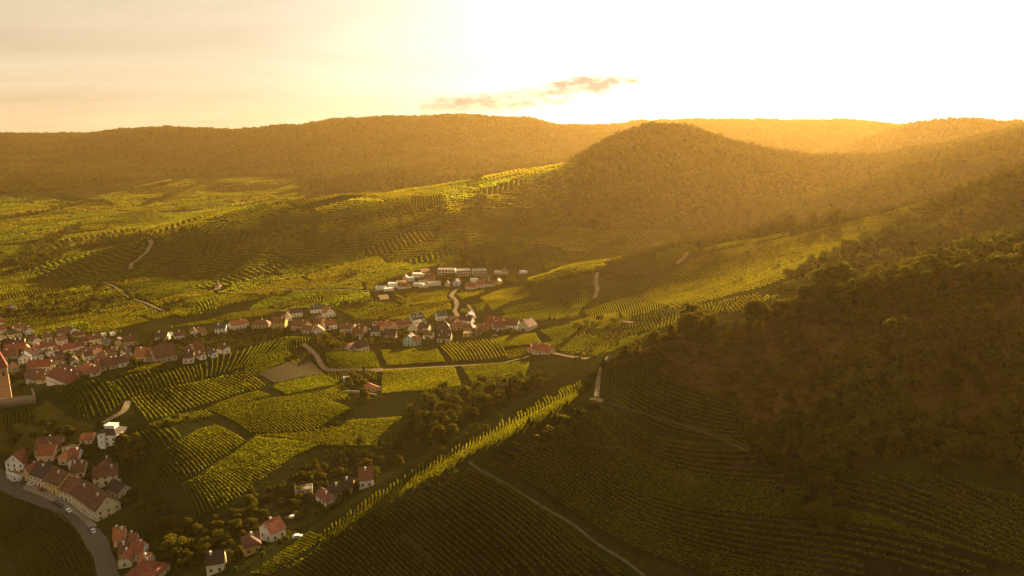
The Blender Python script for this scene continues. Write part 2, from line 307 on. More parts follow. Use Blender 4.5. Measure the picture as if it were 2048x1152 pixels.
# name, edge A, edge B, spacing, style: 'rows' = every row an object, label text
PLOTS=[
('mound_west',[(97,777),(150,768),(205,760),(222,767)],[(138,826),(178,842),(212,832),(250,800)],1.9,'rows','vine row in the steep plot of straight rows beside the church wall'),
('mound_top',[(226,765),(262,752),(300,744),(345,737),(392,733)],[(252,798),(288,785),(335,776),(372,766),(398,754)],2.4,'rows','vine row in the plot just below the roofs of the village'),
('mound_cap',[(228,755),(240,744),(262,735)],[(347,738),(340,729),(322,726)],1.32,'dense',''),
('mound_mid',[(263,798),(300,783),(355,773),(405,763),(452,752)],[(296,842),(330,835),(385,817),(440,801),(510,778)],2.4,'rows','vine row in the middle terrace of the mound beside the white track'),
('mound_crest',[(400,731),(445,711),(505,696),(550,681),(600,673),(617,672)],[(405,758),(455,745),(500,732),(545,715),(585,703),(622,685)],2.5,'rows','vine row curving over the crest of the mound at the track junction'),
('m4',[(490,738),(545,713),(572,703)],[(508,754),(560,729),(586,713)],1.85,'d',''),
('m5',[(575,718),(592,709),(615,704)],[(590,730),(605,720),(622,712)],1.85,'d',''),
('m6',[(462,752),(472,746),(490,744)],[(505,783),(520,778),(530,772)],1.91,'d',''),
('m7',[(545,775),(560,768),(645,750)],[(575,790),(640,775),(690,768)],1.52,'d',''),
('m8',[(425,822),(480,808),(530,800),(580,792),(615,788)],[(505,868),(560,866),(620,862),(680,848),(702,820)],1.85,'d',''),
('m9',[(415,820),(450,802),(512,783)],[(425,823),(470,812),(540,792)],1.72,'d',''),
('m10',[(620,788),(650,782),(685,770)],[(640,806),(690,800),(700,785)],1.85,'d',''),
('m11',[(300,850),(360,830),(410,822)],[(318,856),(372,843),(425,833)],1.72,'d',''),
('t1',[(272,866),(300,862),(345,858)],[(302,906),(322,898),(362,876)],1.91,'d',''),
('t2',[(262,940),(283,928),(313,910),(356,886),(396,860),(430,852)],[(302,988),(338,980),(396,948),(430,925),(462,904),(490,884)],1.6,'rows','vine row in the shaded terrace above the wooded ravine'),
('t3',[(365,970),(396,955),(440,926),(466,908),(492,891),(508,877)],[(392,1036),(430,1024),(500,980),(545,945),(590,912),(640,892)],1.6,'rows','vine row in the lowest terrace above the ravine houses'),
('t4',[(512,872),(600,866),(660,856)],[(640,888),(690,880),(720,866)],1.85,'d',''),
('t5',[(640,890),(652,872),(700,842)],[(800,888),(815,862),(828,835)],1.72,'d',''),
('p1',[(652,711),(657,738)],[(747,704),(760,735)],1.52,'d',''),
('p2',[(762,702),(773,731)],[(873,696),(890,724)],1.52,'d',''),
('valley_slope',[(876,690),(915,685),(950,681),(985,679)],[(908,722),(950,722),(985,718),(1015,713)],2.6,'rows','vine row in the striped field below the farmhouse gardens'),
('p3b',[(1003,707),(1030,700),(1052,697)],[(1020,719),(1040,714),(1062,708)],2.11,'d',''),
('p4',[(980,676),(1000,696)],[(1070,668),(1083,687)],1.52,'d',''),
('p5',[(765,743),(763,788)],[(909,735),(922,772)],1.52,'d',''),
('p6',[(922,734),(945,766)],[(1060,724),(1050,750)],1.58,'d',''),
('p7',[(655,745),(700,742),(750,742)],[(660,765),(700,762),(752,760)],1.58,'d',''),
('p8',[(1080,662),(1110,655),(1140,648)],[(1112,686),(1135,676),(1155,664)],1.98,'d',''),
('p9',[(1086,688),(1125,682),(1165,668)],[(1128,704),(1170,700),(1200,684)],1.98,'d',''),
('p10',[(1140,646),(1190,632),(1240,626)],[(1190,660),(1230,652),(1262,640)],1.98,'d',''),
('v1',[(692,681),(755,675)],[(690,692),(750,683)],1.98,'d',''),
('slope_band',[(1005,619),(1060,607),(1122,600)],[(1012,630),(1067,619),(1125,614)],2.18,'d',''),
('slope_foot',[(990,637),(1030,628),(1080,621),(1130,615),(1165,607)],[(965,646),(1002,642),(1060,641),(1110,640),(1152,633)],2.11,'d',''),
('c3',[(1128,589),(1160,580),(1186,586)],[(1145,616),(1165,614),(1180,606)],1.98,'d',''),
('c4',[(1205,575),(1250,566),(1300,551)],[(1196,604),(1240,596),(1290,581)],1.98,'d',''),
('c5',[(1170,622),(1220,604),(1280,588),(1320,575)],[(1170,648),(1230,640),(1290,628),(1335,612)],1.98,'d',''),
('c6',[(1285,592),(1300,574),(1330,552),(1370,524),(1420,505),(1480,493),(1540,482),(1600,470),(1680,448),(1750,432),(1850,402)],[(1352,618),(1400,607),(1455,594),(1520,577),(1575,557),(1628,526),(1680,502),(1745,476),(1810,438),(1874,403)],3.0,'d',''),
('c7',[(1310,512),(1340,498),(1385,488)],[(1320,541),(1352,526),(1380,512),(1400,503)],1.85,'d',''),
('c8',[(1056,558),(1062,571)],[(1212,530),(1195,540)],1.45,'d',''),
('c9',[(960,596),(1000,580),(1050,572)],[(985,622),(1020,604),(1060,594)],1.98,'d',''),
('c10',[(1060,574),(1120,560),(1185,545)],[(1070,592),(1130,582),(1184,572)],1.85,'d',''),
('c11',[(1405,498),(1450,488),(1500,480),(1560,468)],[(1412,503),(1460,494),(1510,486),(1580,470)],1.72,'d',''),
('crest_strip',[(640,1064),(705,1018),(782,964),(860,919),(940,878),(1010,838),(1080,800),(1150,764)],[(634,1104),(700,1058),(768,1022),(826,987),(880,954),(945,922),(1030,878),(1130,824)],1.35,'rows','vine row crossing the sunlit crest of the near spur'),
('a1',[(505,1148),(560,1108),(618,1066)],[(545,1152),(600,1112),(648,1080)],1.3,'d',''),
('flank',[(570,1135),(648,1092),(720,1044),(800,1003),(880,955),(932,932)],[(620,1165),(740,1165),(860,1165),(980,1165),(1120,1165),(1270,1165)],1.35,'d',''),
('a3',[(962,926),(1000,900),(1060,862),(1130,820),(1205,812)],[(1480,1165),(1720,1165),(2060,1140),(1600,975),(1520,888)],1.35,'d',''),
('a5',[(1500,1165),(1700,1165),(1900,1165),(2060,1150)],[(1500,1010),(1700,1010),(1850,1020),(2060,1060)],60,'none',''),
('a6',[(1600,990),(1660,968),(1760,950),(1900,957),(2000,985)],[(2060,1138),(2060,1100),(2060,1060),(2060,1030),(2060,1010)],1.5,'d',''),
('a7',[(1224,797),(1262,774),(1322,744)],[(1518,884),(1505,852),(1480,806)],1.8,'d',''),
('a4',[(1220,740),(1250,724),(1290,708),(1320,695)],[(1226,790),(1270,770),(1310,748),(1335,722)],1.5,'d',''),
('f1',[(-5,1095),(-5,1047),(45,1032),(90,1020),(122,1027)],[(60,1165),(100,1165),(140,1165),(172,1160),(188,1140)],1.4,'d',''),
('ch',[(2,832),(35,822),(62,815)],[(6,852),(40,846),(70,838)],1.72,'d',''),
('l1',[(130,597),(190,587),(240,580)],[(140,607),(200,598),(250,592)],2.64,'d',''),
('l2',[(55,612),(90,604),(128,598)],[(60,619),(95,613),(138,608)],2.64,'d',''),
('l3',[(90,660),(130,652),(165,646)],[(110,672),(150,668),(188,656)],2.24,'d',''),
('l4',[(380,608),(425,598)],[(395,625),(432,618)],2.90,'d',''),
('l5',[(345,628),(390,618)],[(365,635),(402,627)],2.64,'d',''),
('l6',[(592,597),(648,594)],[(610,611),(645,609)],3.04,'d',''),
('l7',[(215,433),(300,420),(320,425)],[(245,448),(325,440),(330,440)],3.96,'d',''),
('l8',[(820,393),(885,391)],[(822,412),(888,411)],4.29,'d',''),
]
def leaf_mat(col,trans,vary=.5):
    def b(t):
        t=T(t); pos=t.n('ShaderNodeNewGeometry').outputs['Position']; at=t.n('ShaderNodeAttribute',attribute_name='tint').outputs['Color']
        n=t.noise(.5,4,.7,pos); n2=t.noise(.03,4,.65,pos)
        k=t.math('ADD',t.math('MULTIPLY',t.ramp(n,.3,.72),vary*1.3),t.math('MULTIPLY_ADD',t.ramp(n2,.35,.65),.45,1-vary*.9))
        c=t.n('ShaderNodeVectorMath',{0:t.mix(1.,at,c4(col),'MULTIPLY'),'Scale':k},operation='SCALE').outputs[0]
        d=t.n('ShaderNodeBsdfDiffuse',{'Color':t.mix(1.,c,(.62,.68,.45,1),'MULTIPLY')}).outputs[0]; tr=t.n('ShaderNodeBsdfTranslucent',{'Color':t.mix(1.,c,(1.6,1.42,.45,1),'MULTIPLY')}).outputs[0]
        t.out(t.n('ShaderNodeMixShader',{0:trans,1:d,2:tr}).outputs[0])
    return b
VINE=material('vine_leaves',leaf_mat((.115,.118,.010),.5))
def orient_quads(c,nrm,size,r,aspect=1.0):
    """square leaf clumps at points c facing roughly nrm"""
    n=len(c); nn=nrm+.75*r.standard_normal((n,3)); nn/=np.linalg.norm(nn,axis=1)[:,None]+1e-9
    a=np.cross(nn,r.standard_normal((n,3))); a/=np.linalg.norm(a,axis=1)[:,None]+1e-9; b=np.cross(nn,a)
    s=(size*r.uniform(.6,1.3,n))[:,None]; a=a*s; b=b*s*aspect
    k=r.uniform(.5,1,(n,4,1))
    V=np.stack([c-a*k[:,0]-b*.4,c+b*k[:,1]-a*.4,c+a*k[:,2]+b*.4,c-b*k[:,3]+a*.4],1)
    return V.reshape(-1,3),np.arange(n*4).reshape(n,4)
def leaf_row(p,d,h,w,size,per,r,tint):
    """a trained row of vines along ground points p: leafy sprays on both sides of the wires"""
    n=len(p); m=n*per; i=np.repeat(np.arange(n),per); q=p[i]; dd=d[i]; nr=np.stack([-dd[:,1],dd[:,0]],-1); gap=float(np.median(np.hypot(*np.diff(p,axis=0).T))) if n>1 else size
    hh=h*(1+.16*r.standard_normal(n)).clip(.6,1.4); t=r.uniform(.12,1,m)
    q=q+dd*(((np.tile(np.arange(per),n)+.5)/per-.5)*gap*1.35+r.uniform(-.2,.2,m)*size)[:,None]+nr*(r.uniform(-.5,.5,m)*w*(1.15-.5*t))[:,None]
    c=np.c_[q,H(*q.T)+hh[i]*t]; nm=np.c_[nr*r.choice([-1,1],m)[:,None],.55*np.ones(m)]
    v,f=orient_quads(c,nm,np.full(m,size*.62),r)
    return v,f,np.repeat(np.clip(1+.2*r.standard_normal((m,1)),.5,1.6),4,0)*np.asarray(tint)
def hedge(path,step,h,w,seed,size,per,tint=(1,1,1),gaps=.03):
    r=np.random.default_rng(seed); L=plen(path)
    if L<3: return None
    n=max(3,int(L/step)+1); p=dens(path,n); d=np.gradient(p,axis=0); d/=np.hypot(d[:,0],d[:,1])[:,None]+1e-9
    k=r.random(n)>=gaps; return leaf_row(p[k],d[k],h,w,size,per,r,tint)
class Bag:
    def __init__(s): s.v=[];s.f=[];s.t=[];s.n=0
    def add(s,r):
        if r is None: return
        s.v.append(r[0]); s.f.append(r[1]+s.n); s.t.append(r[2]); s.n+=len(r[0])
    def mesh(s,name,mat,smooth=False):
        v=np.concatenate(s.v); f=np.concatenate(s.f); t=np.concatenate(s.t)
        me=mesh_np(name,v,f,f.shape[1],mat,smooth); add_attr(me,'tint',t); return me
TRACKS=(([(300,480),(303,488),(294,504),(276,520),(263,528),(261,540)],7),([(205,564),(230,574),(248,590),(262,598),(290,606),(330,624)],4),([(914,578),(902,592),(912,601),(914,612),(909,622),(916,634)],6),([(936,610),(944,622),(950,638)],4.5),
    ([(603,688),(622,700),(636,716),(643,734),(656,741),(700,739.5),(762,740.5)],6),([(742,741.5),(768,740)],9),([(762,740.5),(830,737),(900,733),(1000,728),(1042,718)],3),([(1042,718),(1060,712)],3),([(1097,705),(1130,712),(1160,717),(1178,718)],3.5),
    ([(258,801),(249,822),(240,829),(215,841),(203,849)],5),([(1216,713),(1206,728),(1198,745),(1196,765),(1193,797)],2.6),([(1176,802),(1192,798),(1210,806)],3.5),([(936,922),(950,936),(1010,968),(1080,1012),(1150,1052),(1192,1088),(1250,1122),(1292,1156)],1.35),
    ([(1194,545),(1192,565),(1195,580),(1189,598)],6),([(1376,504),(1366,518),(1352,529)],6),([(1214,806),(1300,832),(1400,862),(1470,892),(1502,906)],.9),([(1240,643),(1268,646)],5),([(1622,446),(1610,453)],8),([(765,590),(770,600)],14),([(428,578),(440,579)],10),([(560,578),(600,582),(680,580),(760,584)],3))
PLOT_POLY=[]; ROWS=[]
for nm,A,B,sp,style,lab in PLOTS:
    if style=='none': continue
    a=ground_line(A); b=ground_line(B); PLOT_POLY.append(np.r_[a,b[::-1]])
    # rows sit perpendicular distance sp apart: project the edge onto the normal of the mean row direction
    m=(b-a).mean(0); m/=np.hypot(*m); w=.5*(abs((np.diff(a,axis=0)@np.array([-m[1],m[0]])).sum())+abs((np.diff(b,axis=0)@np.array([-m[1],m[0]])).sum()))
    n=max(3,int(w/sp)); A2=dens(a,n); B2=dens(b,n); d=float(np.hypot(a[:,0],a[:,1]).mean())
    r=np.random.default_rng(len(nm)+n); tint=np.array([1,1,1])*r.uniform(.82,1.12)*(1.05 if style=='rows' or nm[0]=='c' else 1.1 if nm in('flank','a3','a6','a7') else .8)*np.array([r.uniform(.85,1.1),1,1])
    for k in range(n):
        bow=(.07 if nm=='crest_strip' else .02)*plen(np.stack([A2[k],B2[k]]))
        t0,t1=(r.uniform(0,.22),1-r.uniform(0,.2)) if nm=='crest_strip' else (r.uniform(0,.10),1-r.uniform(0,.12)) if nm in('flank','a3') else (r.uniform(0,.02),1-r.uniform(0,.02)); t=np.linspace(t0,t1,9)[:,None]; q=A2[k]*(1-t)+B2[k]*t+np.array([-m[1],m[0]])*np.sin(t*math.pi)*bow
        ROWS.append((nm,style,lab,q,d,seed:=len(ROWS),tint))
def build_rows():
    bag=Bag(); 
    for nm,style,lab,q,d,seed,tint in ROWS:
        step,hh,ww,size,per=(.45,1.0,.48,.40,5) if d<330 else (.5,1.2,.48,.46,6) if d<470 else (.7,1.3,.55,.6,6) if d<800 else (2.2,1.9,1.4,1.9,4)
        if nm in('crest_strip','a4'): hh,ww=.95,.6
        h=hedge(q,step,hh,ww,seed,size*(1.18 if style=='rows' else 1),per,tint,0 if style=='rows' else .03)
        if h is None: continue
        if style=='rows':
            b=Bag(); b.add(h); link('vine_row',b.mesh('vine_row',VINE),label=lab,cat='vine row',group='vine rows of '+lab.split(' in ')[-1] if ' in ' in lab else 'vine rows '+lab.split('vine row ')[-1])
        else: bag.add(h)
    link('vineyard',bag.mesh('vineyard',VINE),kind='stuff')
build_rows()
print('rows',len(ROWS),'objects',sum(r[1]=='rows' for r in ROWS))
# ground cover by place: base grass, dry heath on the near spur with an orange glow painted in, wood floor, garden ground in the villages
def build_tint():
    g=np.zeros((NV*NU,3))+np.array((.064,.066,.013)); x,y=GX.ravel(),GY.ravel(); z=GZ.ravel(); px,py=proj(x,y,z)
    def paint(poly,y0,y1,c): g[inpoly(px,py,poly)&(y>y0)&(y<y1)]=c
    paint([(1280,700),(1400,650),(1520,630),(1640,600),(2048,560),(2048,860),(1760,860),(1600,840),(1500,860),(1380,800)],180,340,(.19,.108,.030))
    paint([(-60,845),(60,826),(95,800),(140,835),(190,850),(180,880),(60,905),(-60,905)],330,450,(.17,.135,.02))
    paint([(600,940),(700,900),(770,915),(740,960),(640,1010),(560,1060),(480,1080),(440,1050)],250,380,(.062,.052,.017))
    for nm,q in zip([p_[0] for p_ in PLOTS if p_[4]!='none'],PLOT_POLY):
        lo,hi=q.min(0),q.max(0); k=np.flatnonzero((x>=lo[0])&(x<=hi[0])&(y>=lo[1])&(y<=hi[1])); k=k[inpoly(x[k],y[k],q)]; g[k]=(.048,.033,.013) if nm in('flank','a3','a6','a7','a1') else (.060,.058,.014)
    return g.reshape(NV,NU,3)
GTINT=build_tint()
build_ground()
# ---- trees and woods
def crown_np(seed,nq,size,kind):
    """crown of a tree 10 m tall as leaf clumps gathered in boughs; uneven outline"""
    r=np.random.default_rng(seed); L=[]
    if kind=='round':
        for k in range(11):
            a=r.uniform(0,6.28); h=r.uniform(3.2,8.2); w=2.4*math.sqrt(max(.15,1-((h-5.2)/4.6)**2)); d=r.uniform(.35,1.0)*w
            L.append((d*math.cos(a),d*math.sin(a),h,r.uniform(1.1,1.9),r.uniform(.9,1.5)))
        L.append((0,0,5.6,2.2,2.6))
    elif kind=='tall':
        for k in range(11):
            h=r.uniform(2.0,9.2); w=1.5*math.sqrt(max(.1,1-((h-5.2)/5.0)**2)); a=r.uniform(0,6.28); d=r.uniform(.2,1)*w
            L.append((d*math.cos(a),d*math.sin(a),h,r.uniform(.8,1.3),r.uniform(1.0,1.7)))
    elif kind=='bush':
        for k in range(9):
            a=r.uniform(0,6.28); d=r.uniform(0,3.6); L.append((d*math.cos(a),d*math.sin(a),r.uniform(1.2,6.0-d*.7),r.uniform(1.3,2.3),r.uniform(1.2,2.4)))
    else:                                        # conifer
        for k in range(15):
            h=1.2+8.6*k/15; w=2.1*(1-h/10.4); a=k*2.4; L.append((w*.45*math.cos(a),w*.45*math.sin(a),h,max(.35,w),.75))
    per=[l[3]*l[3]*l[4]**.5 for l in L]; tot=sum(per); V=[];F=[];TT=[];n0=0
    for l,p in zip(L,per):
        n=max(4,int(nq*p/tot)); d=r.standard_normal((n,3)); d/=np.linalg.norm(d,axis=1)[:,None]; d[:,2]=np.where(d[:,2]<-.35,-d[:,2],d[:,2])
        c=np.array(l[:3])+d*np.array([l[3],l[3],l[4]])*r.uniform(.72,1.08,(n,1))
        v,f=orient_quads(c,d,np.full(n,size),r); V.append(v);F.append(f+n0);n0+=len(v)
        TT.append(np.repeat(np.clip(r.normal(1,.16)+.12*r.standard_normal((n,1)),.5,1.6),4,0)*np.array([1,1,1]))
    return np.concatenate(V),np.concatenate(F),np.concatenate(TT)
def tube(path,rad,sides=6):
    V=[];F=[]
    for k,(p,q) in enumerate(zip(path,rad)):
        for s in range(sides):
            a=s*2*math.pi/sides; V.append((p[0]+q*math.cos(a),p[1]+q*math.sin(a),p[2]))
    for k in range(len(path)-1):
        for s in range(sides): F.append((k*sides+s,k*sides+(s+1)%sides,(k+1)*sides+(s+1)%sides,(k+1)*sides+s))
    return V,F
def trunk_mesh(seed,kind):
    r=np.random.default_rng(seed); V=[];F=[]
    def put(p,q):
        v,f=tube(p,q); n=len(V); V.extend(v); F.extend([tuple(i+n for i in x) for x in f])
    top=9 if kind in('tall','conifer') else 6.5
    put([(0,0,-.6),(.05,0,1.5),(.1,.08,3.5),(0,.05,top)],[.34,.24,.18,.05])
    for k in range(5):
        a=k*1.3+seed; h=2.0+k*.6; put([(0,0,h),(.8*math.cos(a),.8*math.sin(a),h+.9),(1.9*math.cos(a),1.9*math.sin(a),h+2.2)],[.13,.09,.03])
    return mesh_np('trunk',V,F,4,BARK,True)
def bark(t):
    t=T(t); n=t.noise(6,4,.7); t.out(t.n('ShaderNodeBsdfDiffuse',{'Color':t.mix(n,(.05,.035,.022,1),(.11,.085,.06,1))}).outputs[0])
BARK=material('bark',bark)
def crown_leaf(col,mix=.42):
    def b(t):
        t=T(t); at=t.n('ShaderNodeAttribute',attribute_name='tint').outputs['Color']; rnd=t.n('ShaderNodeObjectInfo').outputs['Random']; ps=t.n('ShaderNodeNewGeometry').outputs['Position']; big=t.ramp(t.noise(.006,4,.6,ps),.36,.64)
        at=t.n('ShaderNodeVectorMath',{0:at,'Scale':t.math('MULTIPLY_ADD',big,.5,.72)},operation='SCALE').outputs[0]
        c=t.mix(1.,at,c4(col),'MULTIPLY'); c=t.mix(t.math('MULTIPLY',rnd,.6),c,t.mix(1.,c,(1.18,.95,.75,1),'MULTIPLY'))
        d=t.n('ShaderNodeBsdfDiffuse',{'Color':t.mix(1.,c,(.85,.82,.7,1),'MULTIPLY')}).outputs[0]; tr=t.n('ShaderNodeBsdfTranslucent',{'Color':t.mix(1.,c,(1.5,1.38,.45,1),'MULTIPLY')}).outputs[0]
        t.out(t.n('ShaderNodeMixShader',{0:mix,1:d,2:tr}).outputs[0])
    return b
LEAF={'round':material('leaves_broad',crown_leaf((.092,.086,.016))),'tall':material('leaves_poplar',crown_leaf((.080,.086,.018))),'bush':material('leaves_bush',crown_leaf((.11,.095,.018))),'conifer':material('needles',crown_leaf((.035,.045,.016)))}  # broad and bush leaves brightened and warmed, imitating the glow on near trees
def crown_mesh(seed,nq,size,kind,far=False):
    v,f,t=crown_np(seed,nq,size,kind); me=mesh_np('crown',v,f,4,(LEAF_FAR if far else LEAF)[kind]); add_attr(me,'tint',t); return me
LEAF_FAR={k:material(m.name+'_far',crown_leaf({'round':(.070,.074,.015),'tall':(.062,.074,.018),'bush':(.080,.080,.017),'conifer':(.035,.045,.016)}[k],.2)) for k,m in LEAF.items()}
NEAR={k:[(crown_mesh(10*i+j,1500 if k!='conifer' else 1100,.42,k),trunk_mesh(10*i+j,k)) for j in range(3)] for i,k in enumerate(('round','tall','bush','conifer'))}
FAR=[crown_mesh(100+i,n,s,k,True) for i,(n,s,k) in enumerate([(260,.85,'round'),(260,.85,'round'),(240,.9,'bush'),(220,.75,'tall'),(170,.8,'conifer')])]
FAR+=[NEAR['round'][0][0],NEAR['round'][1][0],NEAR['bush'][0][0],NEAR['tall'][0][0],NEAR['conifer'][0][0]]
def scatter(name,pts,scl,idx,protos):
    """one mass of wood: crowns set on the ground points by geometry nodes"""
    me=bpy.data.meshes.new(name); me.vertices.add(len(pts)); me.vertices.foreach_set('co',np.asarray(pts,np.float32).ravel())
    a=me.attributes.new('size','FLOAT_VECTOR','POINT'); a.data.foreach_set('vector',np.asarray(scl,np.float32).ravel())
    a=me.attributes.new('which','INT','POINT'); a.data.foreach_set('value',np.asarray(idx,np.int32))
    a=me.attributes.new('turn','FLOAT_VECTOR','POINT'); tr=np.zeros((len(pts),3),np.float32); tr[:,2]=RNG.uniform(0,6.28,len(pts)); a.data.foreach_set('vector',tr.ravel())
    o=link(name,me,kind='stuff'); ng=bpy.data.node_groups.new(name+'_scatter','GeometryNodeTree')
    ng.interface.new_socket('Geometry',in_out='INPUT',socket_type='NodeSocketGeometry'); ng.interface.new_socket('Geometry',in_out='OUTPUT',socket_type='NodeSocketGeometry')
    t=T(ng); gi=t.n('NodeGroupInput'); go=t.n('NodeGroupOutput'); j=t.n('GeometryNodeGeometryToInstance')
    for p in protos[::-1]:
        po=bpy.data.objects.new('crown_shape',p); oi=t.n('GeometryNodeObjectInfo',{'Object':po,'As Instance':True}); ng.links.new(oi.outputs['Geometry'],j.inputs[0])
    att=lambda n,ty: t.n('GeometryNodeInputNamedAttribute',{'Name':n},data_type=ty)
    ng.nodes.remove(j); j=t.n('GeometryNodeJoinGeometry')
    for n in [x for x in ng.nodes if x.bl_idname=='GeometryNodeObjectInfo']: ng.links.new(n.outputs['Geometry'],j.inputs[0])
    ip=t.n('GeometryNodeInstanceOnPoints',{'Pick Instance':True})
    ng.links.new(gi.outputs[0],ip.inputs['Points']); ng.links.new(j.outputs[0],ip.inputs['Instance'])
    for nm,ty,sock in (('size','FLOAT_VECTOR','Scale'),('which','INT','Instance Index'),('turn','FLOAT_VECTOR','Rotation')):
        ng.links.new(att(nm,ty).outputs['Attribute'],ip.inputs[sock])
    ng.links.new(ip.outputs[0],go.inputs[0]); m=o.modifiers.new('scatter','NODES'); m.node_group=ng
    return o
# visible-or-nearly test: the highest slope z/y met so far along each line of sight
_run=np.maximum.accumulate(GZ/GY,0)
def seen(x,y,z,top=14.,slack=25.):
    c=np.clip(((x/y-U0)/(U1-U0)*(NU-1)).astype(int),0,NU-1); r=np.clip(((np.log(y)-V0)/(V1-V0)*(NV-1)).astype(int)-3,0,NV-1)
    return (z+top+slack*np.minimum(1,y/1500))/y>=_run[r,c]
def zone_pts(poly,y0,y1,space,seed,u=1.0):
    """jittered points whose ground lies in the seen outline and depth range"""
    r=np.random.default_rng(seed); x=np.arange(-u*y1,u*y1,space); y=np.arange(y0,y1,space); X,Yv=np.meshgrid(x,y)
    X=(X+r.uniform(-.5,.5,X.shape)*space).ravel(); Yv=(Yv+r.uniform(-.5,.5,Yv.shape)*space).ravel()
    k=(np.abs(X/Yv)<u)&(Yv>y0); X,Yv=X[k],Yv[k]; z=H(X,Yv); px,py=proj(X,Yv,z); k=inpoly(px,py,poly)&seen(X,Yv,z)
    return np.c_[X,Yv,z][k]
WOODS=[ # outline as seen, nearest and farthest depth, spacing, height
 ([(-900,150),(3000,150),(3000,500),(1145,500),(1146,326),(1050,334),(960,353),(870,368),(790,387),(700,393),(600,399),(592,356),(520,350),(330,355),(230,366),(140,379),(60,386),(-900,392)],1640,4300,12.5,13),
 ([(1162,322),(1146,350),(1132,420),(1150,450),(1200,462),(1330,452),(1420,470),(1520,455),(3000,470),(3000,-900),(1162,-900)],1120,2350,9,10.5),
 ([(1400,478),(1460,470),(1560,455),(3000,470),(3000,-900),(1400,-900)],830,1120,9,12),
 ([(1575,562),(1630,530),(1682,507),(1748,482),(1800,452),(1845,424),(1885,398),(2048,340),(3000,250),(3000,600),(2048,560),(1760,565),(1660,578),(1560,592)],355,830,7,11),
 ([(1640,582),(1760,560),(1900,548),(2060,536),(2900,500),(2900,960),(2048,985),(1900,940),(1760,935),(1640,985),(1560,960),(1500,905),(1520,860),(1600,820),(1690,760),(1640,700),(1580,650),(1600,610)],150,330,5.2,8.5),
 ([(1590,980),(1660,960),(1700,1010),(1660,1090),(1600,1085),(1560,1030)],150,260,5,7),
 ([(820,828),(880,800),(930,785),(1000,772),(1060,765),(1090,772),(1000,812),(930,850),(880,880),(840,880),(830,850)],300,520,6.5,8),
 ([(640,905),(720,880),(800,890),(880,885),(800,935),(740,960),(700,985),(640,985),(590,960),(600,930)],290,420,9,5),
]
BUSHES=[] # (polyline as seen, spacing m, height m)
def B(sp,h,*pl): BUSHES.append((pl,sp,h))
B(9,9,(30,530),(60,510),(90,490),(130,470),(160,455)); B(8,9,(30,545),(70,535),(110,515),(140,500)); B(10,8,(0,440),(40,435),(90,425),(130,415),(180,405)); B(9,8,(110,390),(150,398),(200,405),(225,410))
B(10,8,(290,410),(320,400),(360,385),(400,368)); B(12,8,(230,372),(260,385),(300,382)); B(8,6,(160,495),(210,490),(260,485),(300,470)); B(9,6,(200,480),(300,478),(370,460),(430,452))
B(12,5,(60,620),(110,612),(160,602)); B(8,5,(0,634),(60,628),(120,622),(170,615)); B(7,6,(80,632),(130,630),(170,622),(190,620)); B(9,6,(330,612),(360,606),(380,610)); B(7,5,(505,596),(530,592),(560,590),(580,588))
B(8,6,(670,610),(700,612),(740,606)); B(9,5,(60,600),(140,590),(190,580),(222,570)); B(9,5,(180,600),(240,600),(300,592)); B(12,4,(440,545),(500,550),(560,548)); B(10,5,(330,533),(355,535),(372,536)); B(12,4,(400,505),(420,510),(435,515)); B(14,5,(640,470),(690,478),(740,480)); B(10,6,(700,545),(712,552))
B(7,6,(925,470),(935,490),(940,510),(930,525)); B(9,6,(960,420),(970,400),(955,390)); B(9,7,(925,362),(950,352),(975,348)); B(10,6,(880,420),(860,440),(820,450),(780,460)); B(10,5,(700,440),(760,425),(800,420)); B(12,5,(1040,380),(1090,370),(1120,350)); B(10,7,(1060,330),(1090,326),(1110,322)); B(9,6,(860,525),(900,528),(1000,530),(1050,535))
B(8,5,(1050,575),(1090,568),(1150,556),(1200,542)); B(6,4,(1210,560),(1240,555),(1280,550),(1310,552)); B(5,3.5,(1230,530),(1270,515),(1320,500),(1360,485)); B(7,9,(1375,478),(1400,474),(1430,470),(1470,466)); B(6,8,(1490,468),(1540,462),(1580,452)); B(6,11,(1620,442),(1650,436),(1680,432)); B(6,9,(1690,430),(1740,420),(1800,408),(1850,395)); B(7,4,(1385,500),(1400,495),(1440,500)); B(8,4,(1420,520),(1440,515))
B(6,4,(1060,645),(1110,642),(1150,636),(1170,634)); B(7,5,(1145,662),(1185,648),(1230,640)); B(7,4,(1290,640),(1330,632)); B(8,4,(1180,690),(1220,680),(1250,665)); B(6,5,(1150,722),(1190,705),(1240,690))
B(5,4,(640,682),(680,690),(700,695)); B(5,6,(740,690),(770,690),(800,692)); B(5,4,(420,690),(460,700),(500,692)); B(6,5,(300,690),(360,680),(440,672),(520,668),(600,665)); B(6,5,(270,700),(330,692),(400,690),(470,682),(560,676)); B(6,5,(310,700),(380,700),(450,690))
B(5,4.5,(240,870),(262,900),(280,915),(255,905)); B(5,4,(215,905),(250,915),(290,905)); B(5,4,(330,845),(400,840),(425,836)); B(5,3.5,(700,800),(735,805),(760,800)); B(5,3,(310,990),(350,1010),(375,1040)); B(5,4,(260,1000),(300,1015),(340,1050),(350,1080)); B(5,4,(395,1060),(440,1040),(480,1050)); B(4.5,3.5,(520,1000),(560,990),(600,985),(640,960)); B(5,3.5,(450,1090),(500,1050),(540,1030),(590,1020)); B(4.5,3,(600,1040),(640,1030),(680,1000),(760,950)); B(6,3.5,(300,1090),(350,1110),(400,1100))
B(4.5,3.5,(880,905),(930,880),(990,845)); B(4,3,(980,830),(1050,790),(1120,755),(1180,735)); B(4,2.5,(1160,790),(1180,770),(1190,745)); B(4,3.5,(1215,735),(1240,712),(1270,695),(1300,682)); B(4,3,(1230,740),(1290,715),(1340,700),(1400,690)); B(4,2.5,(1180,810),(1130,840),(1060,850))
